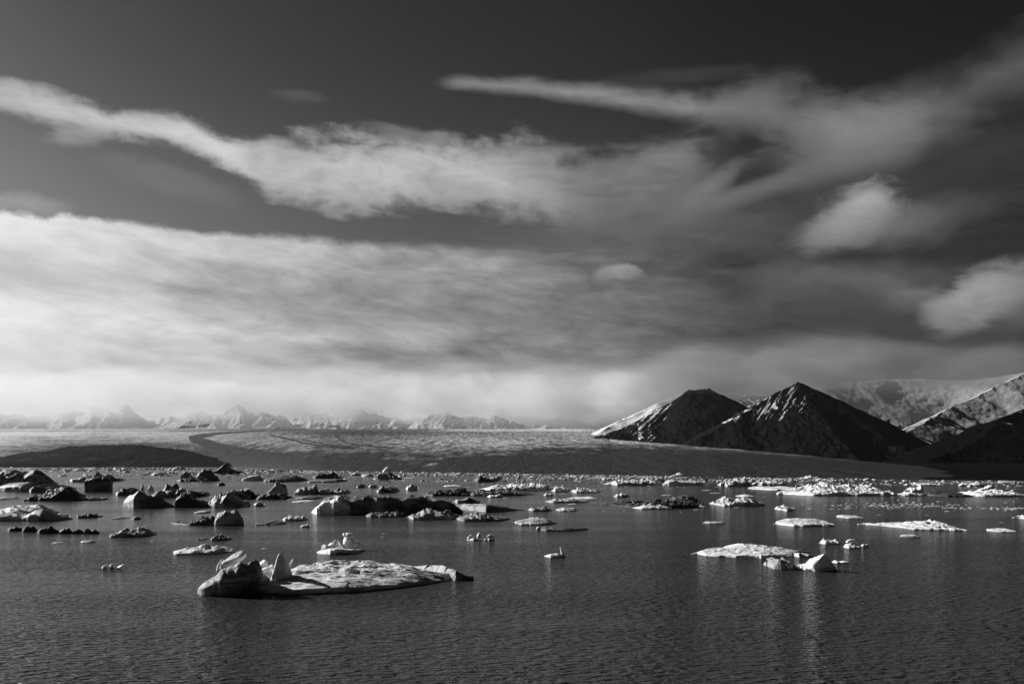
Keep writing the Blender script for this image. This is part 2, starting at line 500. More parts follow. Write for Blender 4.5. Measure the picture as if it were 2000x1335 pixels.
def water_material():
    m, g, out = material('lake_water')
    pos = g.new('ShaderNodeTexCoord').outputs['Object']
    gust = g.noise(g.scale(pos, .35, 1, 1), .012, 4, .6, dist=.6)        # patches of wind
    gust2 = g.noise(g.scale(pos, .12, 1, 1), .05, 3, .55, dist=.3)
    amp = g.mad(g.step(g.mad(g.sub(gust2, .5), .7, gust), .32, .66), .75, .45)
    amp = g.mul(amp, g.step(g.sep(pos)[1], 70.0, 260.0, 1.0, .30))        # calmer water among the ice farther out
    def tilt(sx, sy, scale_, detail):
        n = g.new('ShaderNodeTexNoise'); g.put(n.inputs['Vector'], g.scale(pos, sx, sy, 1))
        n.inputs['Scale'].default_value = scale_; n.inputs['Detail'].default_value = detail; n.inputs['Distortion'].default_value = .3
        v = g.new('ShaderNodeVectorMath', operation='SUBTRACT'); g.put(v.inputs[0], n.outputs['Color']); v.inputs[1].default_value = (.5, .5, .5)
        return v.outputs[0]
    def madd(v, k, base):
        s = g.new('ShaderNodeVectorMath', operation='SCALE'); g.put(s.inputs[0], v); g.put(s.inputs['Scale'], k)
        q = g.new('ShaderNodeVectorMath', operation='ADD'); g.put(q.inputs[0], s.outputs[0]); g.put(q.inputs[1], base)
        return q.outputs[0]
    mp = g.new('ShaderNodeMapping'); g.put(mp.inputs['Vector'], pos)
    mp.inputs['Rotation'].default_value = (0, 0, math.radians(-14)); mp.inputs['Scale'].default_value = (.50, 1.0, 1.0)
    def height(dx, dy):
        q = g.new('ShaderNodeVectorMath', operation='ADD'); g.put(q.inputs[0], mp.outputs[0]); q.inputs[1].default_value = (dx, dy, 0)
        return g.noise(q.outputs[0], 1.75, 3, .48, dist=.35)
    h0 = height(0, 0); e = .06
    sx = g.mul(g.sub(height(e, 0), h0), .5 / e); sy = g.mul(g.sub(height(0, e), h0), 1 / e)
    v = madd(g.vec(sx, sy, 0.0), g.mul(amp, -W1), (0, 0, 0))
    v = madd(tilt(.8, 1.0, 6.5, 1), g.mul(amp, W2), v)
    v = madd(tilt(.5, 1.0, .35, 1), W3, v)
    c = g.sep(v)
    nm = g.new('ShaderNodeVectorMath', operation='NORMALIZE'); g.put(nm.inputs[0], g.vec(c[0], c[1], 1.0))
    fr = g.new('ShaderNodeFresnel'); fr.inputs['IOR'].default_value = 1.333; g.put(fr.inputs['Normal'], nm.outputs[0])
    df = g.new('ShaderNodeBsdfDiffuse'); df.inputs['Color'].default_value = (SILT, SILT, SILT, 1); g.put(df.inputs['Normal'], nm.outputs[0])
    gl = g.new('ShaderNodeBsdfGlossy'); gl.inputs['Roughness'].default_value = .12; g.put(gl.inputs['Normal'], nm.outputs[0])
    mx = g.new('ShaderNodeMixShader'); g.put(mx.inputs[0], g.mul(fr.outputs[0], POLAR))
    g.nt.links.new(df.outputs[0], mx.inputs[1]); g.nt.links.new(gl.outputs[0], mx.inputs[2])
    g.nt.links.new(mx.outputs[0], out.inputs['Surface'])
    return m


ROCK, GLAC = rock_material(), glacier_material()
SHORE = ground_material('dark_moraine_gravel', .004, .014, .05)
HILLM = ground_material('grey_moraine_hill', .002, .026, .012, .05)

# ------------------------------------------------------------------ water and land
water = bpy.data.meshes.new('water')
R_ = 25800
water.from_pydata([(-R_, -1800, 0), (R_, -1800, 0), (R_, R_, 0), (-R_, R_, 0)], [], [(0, 1, 2, 3)])
tag(link('water', water, water_material()), 'grey rippled lake water with floating ice', 'lake', None, 'structure')

SHORE_Y = [(-500, 910.5), (0, 912.2), (330, 913.5), (600, 918.5), (900, 923.5), (1150, 927), (1300, 930), (1600, 934.5), (1800, 937.5), (2000, 940), (2500, 944)]
sx, sy = np.array(SHORE_Y).T
def shore_y(px): return np.interp(px, sx, sy)


def fan(name, mat, pxs, s_rows, D0, D1, zf, attrs_f, label, cat, kind='structure', group=None):
    """terrain patch on a grid of bearings (columns) and distances (rows)"""
    PX, S = np.meshgrid(pxs, s_rows)
    d0, d1 = D0(PX), D1(PX)
    Y = d0 * (d1 / d0) ** S
    X = (PX - 1000) / F * Y
    Z = zf(PX, S, X, Y)
    V = np.stack([X, Y, Z], -1)
    PY = YH - (Z - HC) * F / Y
    me = mesh_grid(name, V, attrs={k: f(PX, PY, X, Y, Z, S) for k, f in attrs_f.items()})
    return tag(link(name, me, mat), label, cat, group, kind)


# flat dark outwash land behind the lake on the right, up to the feet of the mountains
def land_z(PX, S, X, Y):
    return -1.0 + 6.0 * sstep(0, .12, S) + 25 * S * S + 3 * fbm(X / 120, Y / 120, seed=3)
fan('shore_land', SHORE, np.linspace(1500, 2700, 200), np.linspace(0, 1, 60),
    lambda p: dist(shore_y(p)), lambda p: 9000.0 + 0 * p, land_z, {}, 'black gravel plain along the water below the mountains', 'shore')

# glacier: rises gently from the lake to its skyline
gx, gy = np.array([(-700, 835), (0, 838), (300, 837), (600, 838), (1000, 838), (1100, 838), (1178, 839), (1192, 859), (1220, 862), (1300, 868), (1430, 879), (1560, 889), (1700, 903), (1800, 912), (1850, 922), (1900, 934), (1960, 944)]).T
dx_, dd_ = np.array([(-700, 15000), (600, 15000), (1000, 12500), (1178, 11500), (1192, 5000), (1300, 4300), (1430, 3400), (1560, 2500), (1700, 1800), (1800, 1300), (1850, 1050), (1900, 860), (1960, 780)]).T


def glacier_d0(p):
    s = dist(shore_y(p)); k = sstep(640, 280, p)
    return s * (1 - k) + 4300 * k


def glacier_z(PX, S, X, Y):
    PX0, PX = PX, np.where(PX < 1185, np.minimum(PX, 1178), np.maximum(PX, 1192))
    dtop = np.interp(PX, dx_, dd_); ztop = HC + (YH - np.interp(PX, gx, gy)) * dtop / F
    d0 = glacier_d0(PX0)
    t = np.clip((Y - d0) / (dtop - d0), 0, 1.3)
    z = ztop * (t + 1e-9) ** np.interp(PX, [0, 500, 900, 1150, 1178, 1192, 1300, 1400], [.92, .95, 1.05, 1.13, 1.127, 1.07, .85, .72]) * np.where(t > 1, 1 - (t - 1) * 1.6, 1)
    zr = (HC + (YH - 859.0) * 5000 / F) * np.clip((np.minimum(Y, 5000) - d0) / (5000 - d0), 0, 1) ** 1.07
    zl5 = ztop * np.clip((5000 - d0) / (dtop - d0), 0, 9) ** 1.1
    wgt = sstep(1040, 1172, PX) * (PX < 1185)
    z = np.where(Y < 5000, z * (1 - wgt) + zr * wgt, z + (zr - zl5) * wgt * sstep(9000, 5000, Y))
    rough = fbm(X / 70, Y / 260, seed=11, octv=4, ridged=True) * .75 + fbm(X / 23, Y / 80, seed=12, octv=3) * .5
    big = fbm(X / 700, Y / 1100, seed=14, octv=3)
    tk = (Y - d0) / 4000.0
    k = sstep(0, .22, tk) * np.clip(Y / 4200, .25, 1.5)
    return z - 1.5 + 3.0 * sstep(0, .05, tk) + rough * 7.0 * k * (1 - .7 * sstep(1300, 1600, PX0)) + big * 11 * sstep(0, .6, tk) * sstep(1.05, .8, t)


def seg_d(px, py, pts, sxy=(1.0, 1.0)):
    """distance in photo pixels to a polyline on the ice (used for its bands of rock)"""
    best = np.full(np.shape(px), 1e9)
    for (x0, y0), (x1, y1) in zip(pts[:-1], pts[1:]):
        ax, ay, bx, by = x0 * sxy[0], y0 * sxy[1], x1 * sxy[0], y1 * sxy[1]
        t = np.clip(((px * sxy[0] - ax) * (bx - ax) + (py * sxy[1] - ay) * (by - ay)) / ((bx - ax) ** 2 + (by - ay) ** 2), 0, 1)
        best = np.minimum(best, np.hypot(px * sxy[0] - ax - t * (bx - ax), py * sxy[1] - ay - t * (by - ay)))
    return best


def debris_shade(PX, PY, X, Y, Z, S):  # rock cover plus some cloud shadow, both put into the ice colour
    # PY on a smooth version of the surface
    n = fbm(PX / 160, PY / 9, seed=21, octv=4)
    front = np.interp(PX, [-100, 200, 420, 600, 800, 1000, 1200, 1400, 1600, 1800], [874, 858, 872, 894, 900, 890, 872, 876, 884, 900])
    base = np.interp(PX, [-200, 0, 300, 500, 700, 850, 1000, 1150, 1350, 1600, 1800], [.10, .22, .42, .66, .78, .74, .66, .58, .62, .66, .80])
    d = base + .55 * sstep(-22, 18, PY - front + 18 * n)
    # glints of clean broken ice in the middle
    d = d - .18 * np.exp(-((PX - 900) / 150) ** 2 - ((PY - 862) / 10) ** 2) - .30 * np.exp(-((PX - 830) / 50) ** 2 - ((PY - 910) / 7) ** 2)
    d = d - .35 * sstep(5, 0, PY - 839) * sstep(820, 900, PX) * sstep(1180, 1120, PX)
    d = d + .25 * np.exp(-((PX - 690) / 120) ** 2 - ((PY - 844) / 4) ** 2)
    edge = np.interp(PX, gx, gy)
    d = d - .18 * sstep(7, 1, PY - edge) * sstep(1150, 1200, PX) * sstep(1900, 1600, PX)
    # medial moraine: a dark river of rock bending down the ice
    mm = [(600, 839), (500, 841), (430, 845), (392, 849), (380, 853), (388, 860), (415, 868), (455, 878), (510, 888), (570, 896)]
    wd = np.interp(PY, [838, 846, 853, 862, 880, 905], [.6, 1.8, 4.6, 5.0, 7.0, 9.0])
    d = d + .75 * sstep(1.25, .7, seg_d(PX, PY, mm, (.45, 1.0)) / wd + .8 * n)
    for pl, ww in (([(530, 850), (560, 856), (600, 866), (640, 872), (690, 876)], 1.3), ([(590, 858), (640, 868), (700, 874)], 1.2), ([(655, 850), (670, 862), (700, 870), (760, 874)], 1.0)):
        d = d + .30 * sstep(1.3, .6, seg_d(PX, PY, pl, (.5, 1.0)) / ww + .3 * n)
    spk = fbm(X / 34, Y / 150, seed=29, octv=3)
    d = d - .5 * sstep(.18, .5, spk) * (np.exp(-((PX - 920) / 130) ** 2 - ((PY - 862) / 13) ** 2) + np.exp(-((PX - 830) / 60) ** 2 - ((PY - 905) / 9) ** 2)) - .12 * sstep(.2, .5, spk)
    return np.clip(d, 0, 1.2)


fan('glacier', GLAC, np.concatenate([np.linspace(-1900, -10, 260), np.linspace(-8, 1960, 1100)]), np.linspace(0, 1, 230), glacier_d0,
    lambda p: np.interp(p, dx_, dd_) * 1.22, glacier_z, {'debris_shade': debris_shade},
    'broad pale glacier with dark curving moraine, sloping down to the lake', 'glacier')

# dark moraine hills on the left between lake and glacier
def hill(name, prof, D0, D1, label, seed):
    hx, hy = np.array(prof, float).T
    def zf(PX, S, X, Y):
        Dm = D0 + .62 * (D1 - D0)
        top = HC + (YH - np.interp(PX, hx, hy)) / F * Dm
        z = np.where(S < .62, np.maximum(S / .62, 0) ** .8, np.sqrt(np.maximum(0, (1 - S) / .38)))
        z = top * np.sin(z * math.pi / 2) if False else top * z
        return z - 2 + fbm(X / 100, Y / 200, seed=seed, octv=6, gain=.62) * 22 * sstep(0, 40, top)
    fan(name, HILLM if seed % 2 else SHORE, np.linspace(hx[0], hx[-1], 260), np.linspace(0, 1, 60), lambda p: D0 + 0 * p, lambda p: D1 + 0 * p, zf, {}, label, 'hill')


hill('hill', [(-420, 912), (-200, 908), (-60, 899), (20, 889), (80, 880), (140, 872), (190, 868), (250, 868), (300, 871), (350, 877), (400, 888), (450, 899), (500, 908), (540, 914)], 3180, 5000,
     'smooth dark moraine hill in front of the glacier', 41)
hill('hill', [(-420, 900), (-100, 902), (0, 904), (60, 904.5), (120, 907), (170, 911), (200, 914)], 3140, 3180, 'low black shore rise at the foot of the moraine hill', 42)

# ------------------------------------------------------------------ mountains
def ridge_mountain(name, pxs, D0, D1, ridges, label, seed, slope=.62, snow=None, rows=200, gully=17.0, gw=120.0, floor=-30.0, tone=1.0, foot=0.0, lean=.5):
    """height = the highest of several ridges, each falling away at a slope; gullies run down from the ridges"""
    R = [[P3(*p) for p in r] for r in ridges]
    def calc(X, Y):
        wx = X + 60 * fbm(X / 300, Y / 300, seed=seed, octv=5, gain=.55); wy = Y + 60 * fbm(X / 300, Y / 300, seed=seed + 5, octv=5, gain=.55)
        acc = 0.0; dd = np.full(X.shape, 1e9); k = 7.0
        for r in R:
            for (a, b) in zip(r[:-1], r[1:]):
                ax, ay, az_ = a; bx, by, bz = b
                L2 = (bx - ax) ** 2 + (by - ay) ** 2
                t = np.clip(((wx - ax) * (bx - ax) + (wy - ay) * (by - ay)) / L2, 0, 1)
                d = np.hypot(wx - ax - t * (bx - ax), wy - ay - t * (by - ay))
                z = az_ + t * (bz - az_) - slope * d * (1 - foot * np.clip(d / 1500, 0, 1))
                acc = acc + np.exp(np.clip(z / k, -200, 200))
                dd = np.minimum(dd, d)
        return k * np.log(acc + 1e-80) - 4, X, dd
    def zf(PX, S, X, Y):
        z, t, d = calc(X, Y)
        gx_ = X + lean * (Y - Y.mean()) + 60 * fbm(X / 300, Y / 300, seed=seed + 2, octv=3)
        gl = fbm(gx_ / gw, Y / (gw * 4), seed=seed + 3, octv=5, ridged=True, gain=.55)
        z = z + gl * gully * sstep(0, 200, d) + fbm(X / 45, Y / 60, seed=seed + 4, octv=5, gain=.6) * (gully * .55)
        return np.maximum(z, floor + 4 * fbm(X / 200, Y / 200, seed=seed + 8))
    def sn(PX, PY, X, Y, Z, S):
        z, t, d = calc(X, Y)
        return snow(PX, PY, X, Y, Z, t, d)
    me = fan(name, ROCK, pxs, np.linspace(0, 1, rows), lambda p: D0 + 0 * p, lambda p: D1 + 0 * p, zf,
             {'snow': sn, 'tone': lambda PX, *a: np.full(PX.shape, tone)}, label, 'mountain')
    return me


# snow slope behind the left dark mountain
ridge_mountain('mountain', np.linspace(1110, 1520, 220), 5900, 9000,
               [[(1145, 858, 7000), (1180, 840, 7100), (1212, 820, 7300), (1284, 786, 7500), (1330, 768, 7700), (1365, 762, 7900), (1420, 768, 8000), (1500, 772, 8300)]],
               'bright snow slope rising behind the left dark mountain', 50, .5,
               lambda PX, PY, X, Y, Z, t, d: .70 - .35 * sstep(.25, .6, fbm(t / 700, d / 60 + t / 400, seed=52, octv=3)) - .25 * sstep(200, 60, Z), tone=1.15)
# left dark mountain
def snow_one(PX, PY, X, Y, Z, t, d):
    st = fbm((X * .62 - Z * .78) / 11 + .4 * fbm(X / 70, Z / 70, seed=63), (X * .78 + Z * .62) / 230, seed=61, octv=3)
    pat = fbm(X / 60, Y / 120, seed=62, octv=3)
    left = sstep(1360, 1230, PX)
    return .12 + .62 * sstep(-.02, .20, st) * sstep(400, 60, d + 300 * pat) * (.25 + .75 * left) + .30 * left * sstep(170, 10, d) + .5 * sstep(.34, .46, pat) * (.3 + .7 * left)
ridge_mountain('mountain', np.linspace(1110, 1520, 420), 4700, 7000,
               [[(1138, 858, 5250), (1190, 842, 5450), (1229, 830, 5600), (1275, 812, 5700), (1312, 790, 5850), (1350, 760, 5950), (1388, 757, 6000), (1405, 782, 5950), (1422, 812, 5800), (1445, 838, 5600), (1480, 862, 5400)]],
               'dark pointed mountain with a cloud-capped top, nearest the glacier', 60, .60, snow_one, 240)
# pyramid
def snow_two(PX, PY, X, Y, Z, t, d):
    st = fbm((X * .68 - Z * .74) / 9.5 + .4 * fbm(X / 90, Z / 90, seed=73), (X * .74 + Z * .68) / 210, seed=71, octv=3)
    hi = sstep(90, 380, Z + .25 * (5200 - Y) * 0)
    lf = sstep(1610, 1540, PX)
    return .08 + .66 * sstep(.03, .24, st) * hi * (.15 + .85 * lf) + .10 * sstep(330, 520, Z) * lf + .55 * sstep(.36, .48, fbm(X / 60, Y / 110, seed=72)) * hi
ridge_mountain('mountain', np.linspace(1290, 1840, 560), 3900, 6600,
               [[(1310, 884, 4900), (1372, 850, 5000), (1430, 818, 5150), (1490, 782, 5350), (1530, 762, 5450), (1560, 745, 5500), (1592, 760, 5500), (1640, 793, 5550), (1700, 836, 5550), (1750, 866, 5500), (1810, 892, 5400)]],
               'steep dark pyramid peak streaked with snow beside the glacier', 70, .56, snow_two, 300)
# snowy cirque behind
def snow_three(PX, PY, X, Y, Z, t, d):
    n = fbm(X / 260, Y / 420, seed=81, octv=4)
    low = sstep(846, 880, PY + 16 * n)
    vee = np.abs(fbm((X - .5 * Z) / 120, (Y + 2 * Z) / 600, seed=85, octv=3))
    return .80 - .55 * sstep(.10, .02, vee) * sstep(770, 845, PY) - .62 * low - .4 * sstep(.38, .6, n) * sstep(790, 850, PY)
ridge_mountain('mountain', np.linspace(1480, 2300, 420), 6900, 10800,
               [[(1500, 772, 9300), (1600, 752, 9500), (1680, 744, 9700), (1740, 740, 9900), (1800, 738, 9900), (1880, 742, 9700), (1950, 735, 9500), (2060, 715, 9300), (2300, 690, 9000)]],
               'snow filled cirque wall fading into cloud behind the pyramid peak', 80, .55, snow_three, 220, 4, 300, tone=.80)
def snow_four(PX, PY, X, Y, Z, t, d):
    st = fbm(t / 80 + d / 120, d / 400, seed=91, octv=4)
    return .80 - .62 * sstep(848, 880, PY + 22 * st) - .5 * sstep(22, 4, d) * sstep(-.1, .2, st) - .5 * sstep(.09, .02, np.abs(fbm((X + 1.1 * Z) / 120, (Y + Z) / 1400, seed=93, octv=3))) * sstep(785, 835, PY + 20 * st)
ridge_mountain('mountain', np.linspace(1640, 2350, 480), 5200, 8200,
               [[(1735, 858, 6000), (1790, 832, 6300), (1850, 798, 6700), (1905, 773, 7000), (1960, 747, 7200), (2010, 724, 7400), (2100, 690, 7600), (2350, 640, 7800)],
                [(1700, 868, 6100), (1660, 850, 6600), (1640, 838, 7000)]],
               'snowy spur with a sharp rocky crest rising to the frame edge', 90, .5, snow_four, 260, 5, 200, tone=.62)
def snow_five(PX, PY, X, Y, Z, t, d):
    st = fbm(t / 45 - d / 80, d / 300, seed=98, octv=3)
    return .1 + .7 * sstep(.0, .4, st) * sstep(130, 10, d) * sstep(1900, 1960, PX)
ridge_mountain('mountain', np.linspace(1680, 2450, 420), 2600, 5200,
               [[(1760, 912, 3200), (1820, 898, 3400), (1865, 880, 3600), (1900, 860, 3700), (1935, 836, 3800), (1965, 815, 3900), (2000, 800, 4000), (2100, 765, 4100), (2450, 700, 4300)]],
               'black near ridge at the frame edge with thin snow on its crest', 95, .42, snow_five, 220, tone=.35)

# far range across the glacier
def far_range(pxs, prof, Dm, D0, D1, label, seed, rocky, squash=.84):
    hx, hy = np.array(prof, float).T
    hy = 842 - (842 - hy) * squash
    def zf(PX, S, X, Y):
        top = HC + (YH - np.interp(PX, hx, hy)) / F * Dm
        u = (Y - D0) / (Dm - D0)
        prof_ = np.where(u < 1, np.clip(u, 0, 1) ** 1.1, 1 - .6 * (Y - Dm) / (D1 - Dm))
        base = 430.0
        z = base + (top - base) * prof_
        n = fbm(X / 520, Y / 800, seed=seed, octv=6, ridged=True, gain=.55)
        return z + (n - .25) * 150 * sstep(0, .35, u) * sstep(1.0, .55, np.abs(u - .5) * 1.2) * np.clip((top - base) / 500, .2, 1.2) + 22 * fbm(X / 160, Y / 200, seed=seed + 1, octv=4) * sstep(.1, .5, u)
    def sn(PX, PY, X, Y, Z, S):
        n = fbm(X / 420, Y / 300, Z / 160, seed=seed + 2, octv=4)
        return .85 - rocky(PX, PY) * sstep(-.05, .35, n)
    fan('mountain', ROCK, pxs, np.linspace(0, 1, 110), lambda p: D0 + 0 * p, lambda p: D1 + 0 * p, zf,
        {'snow': sn, 'tone': lambda PX, *a: np.full(PX.shape, .85)}, label, 'mountain')


far_range(np.linspace(-300, 350, 300), [(-300, 800), (-60, 806), (0, 812), (40, 806), (90, 818), (130, 806), (172, 797), (178, 786), (186, 793), (215, 794), (226, 800), (238, 790), (250, 792), (264, 806), (288, 824), (330, 836), (350, 842)], 16500, 15200, 18500,
          'hazy snow mountain with a dark square cliff beyond the glacier', 101,
          lambda PX, PY: .55 * sstep(822, 806, PY) * sstep(160, 176, PX))
far_range(np.linspace(290, 640, 260), [(290, 842), (330, 828), (370, 806), (402, 799), (430, 808), (455, 795), (468, 790), (490, 803), (522, 802), (545, 808), (566, 822), (582, 832), (640, 842)], 15800, 14600, 17800,
          'hazy snow mountain with pale ridges beyond the bending moraine', 111, lambda PX, PY: .40 + 0 * PX)
far_range(np.linspace(540, 840, 260), [(540, 842), (575, 815), (600, 806), (625, 800), (650, 796), (672, 788), (690, 795), (716, 808), (745, 812), (780, 820), (810, 830), (840, 842)], 17500, 16000, 19500,
          'hazy grey mountain whose summit is lost in cloud', 121, lambda PX, PY: .5 + 0 * PX)
far_range(np.linspace(790, 1090, 300), [(790, 842), (815, 822), (840, 812), (862, 803), (870, 800), (882, 808), (905, 815), (930, 813), (950, 817), (968, 810), (988, 814), (1006, 820), (1022, 833), (1055, 836), (1066, 830), (1080, 833), (1090, 842)], 15500, 14200, 17500,
          'snow mountain with a row of small crags beyond the glacier', 131, lambda PX, PY: .50 * sstep(824, 812, PY))

far_range(np.linspace(-420, 1240, 700), [(-420, 821), (-250, 815), (-120, 824), (20, 811), (110, 821), (200, 817), (280, 827), (345, 817), (420, 824), (520, 815), (590, 824), (690, 813), (760, 821), (850, 815), (930, 827), (1000, 831), (1080, 838), (1160, 842), (1240, 842)], 21000, 19600, 23500,
          'long faint snow ridge behind all the hazy peaks', 141, lambda PX, PY: .45 + 0 * PX, 1.0)

# ------------------------------------------------------------------ cloud clinging to the far summits
def cloud_box(name, label, box, density, base_z, top_z, nscale, seed_z, aniso=.55, thr=.46, edge=900, floor=0.0, white=1.0):
    x0, x1, y0, y1, z0, z1 = box
    me = bpy.data.meshes.new(name)
    me.from_pydata([(x, y, z) for x in (x0, x1) for y in (y0, y1) for z in (z0, z1)], [], [(0, 1, 3, 2), (4, 6, 7, 5), (0, 4, 5, 1), (2, 3, 7, 6), (0, 2, 6, 4), (1, 5, 7, 3)])
    m, g, out = material(name + '_vapour')
    pos = g.new('ShaderNodeTexCoord').outputs['Object']; c = g.sep(pos)
    n = g.noise(g.scale(pos, 1, .6, 1.7), nscale, 5, .58)
    up = g.mul(g.step(c[2], base_z, base_z + .32 * (top_z - base_z)), g.step(c[2], top_z - .35 * (top_z - base_z), top_z, 1.0, 0.0))
    side = g.mul(g.step(c[0], x0, x0 + edge), g.step(c[0], x1 - edge, x1, 1.0, 0.0))
    k = g.step(g.mad(g.sub(up, 1.0), .35, n), thr, thr + .2)
    pv = g.new('ShaderNodeVolumePrincipled'); pv.inputs['Color'].default_value = (white, white, white, 1); pv.inputs['Anisotropy'].default_value = aniso
    g.put(pv.inputs['Density'], g.mul(g.mul(g.mul(g.m('ADD', k, floor), up), side), density))
    g.nt.links.new(pv.outputs[0], out.inputs['Volume'])
    m.cycles.volume_step_rate = .35
    return tag(link(name, me, m), label, 'cloud', None, 'stuff')


cloud_box('cloud', 'pale cloud wrapped round the far summits', (-11500, 2600, 12800, 16400, 480, 1720), .0010, 520, 1700, 1 / 900., 1, aniso=.08, thr=.43, floor=.26)
cloud_box('cloud', 'grey cloud cap drifting off the left dark mountain', (900, 2500, 5450, 7700, 470, 860), .0026, 450, 860, 1 / 330., 2, aniso=.1, edge=300, thr=.43, white=.45, floor=.16)
cloud_box('cloud', 'grey cloud lying along the top of the snowy cirque', (2300, 6800, 8000, 9900, 600, 1330), .0014, 600, 1320, 1 / 700., 3, edge=600, white=.5, floor=.22)

# ------------------------------------------------------------------ haze
hb = bpy.data.meshes.new('haze')
x0, x1, y0, y1, z0, z1 = -26000, 26000, -1900, 26000, -32.0, 1750
hb.from_pydata([(x, y, z) for x in (x0, x1) for y in (y0, y1) for z in (z0, z1)], [], [(0, 1, 3, 2), (4, 6, 7, 5), (0, 4, 5, 1), (2, 3, 7, 6), (0, 2, 6, 4), (1, 5, 7, 3)])
hm, g, out = material('haze')
pv = g.new('ShaderNodeVolumePrincipled')
pv.inputs['Color'].default_value = (1, 1, 1, 1); pv.inputs['Density'].default_value = 0.7e-5; pv.inputs['Anisotropy'].default_value = .80
g.nt.links.new(pv.outputs[0], out.inputs['Volume'])
tag(link('haze', hb, hm), 'thin pale air over the lake and glacier', 'haze', None, 'stuff')
# ------------------------------------------------------------------ floating ice
ICE_N = [0]


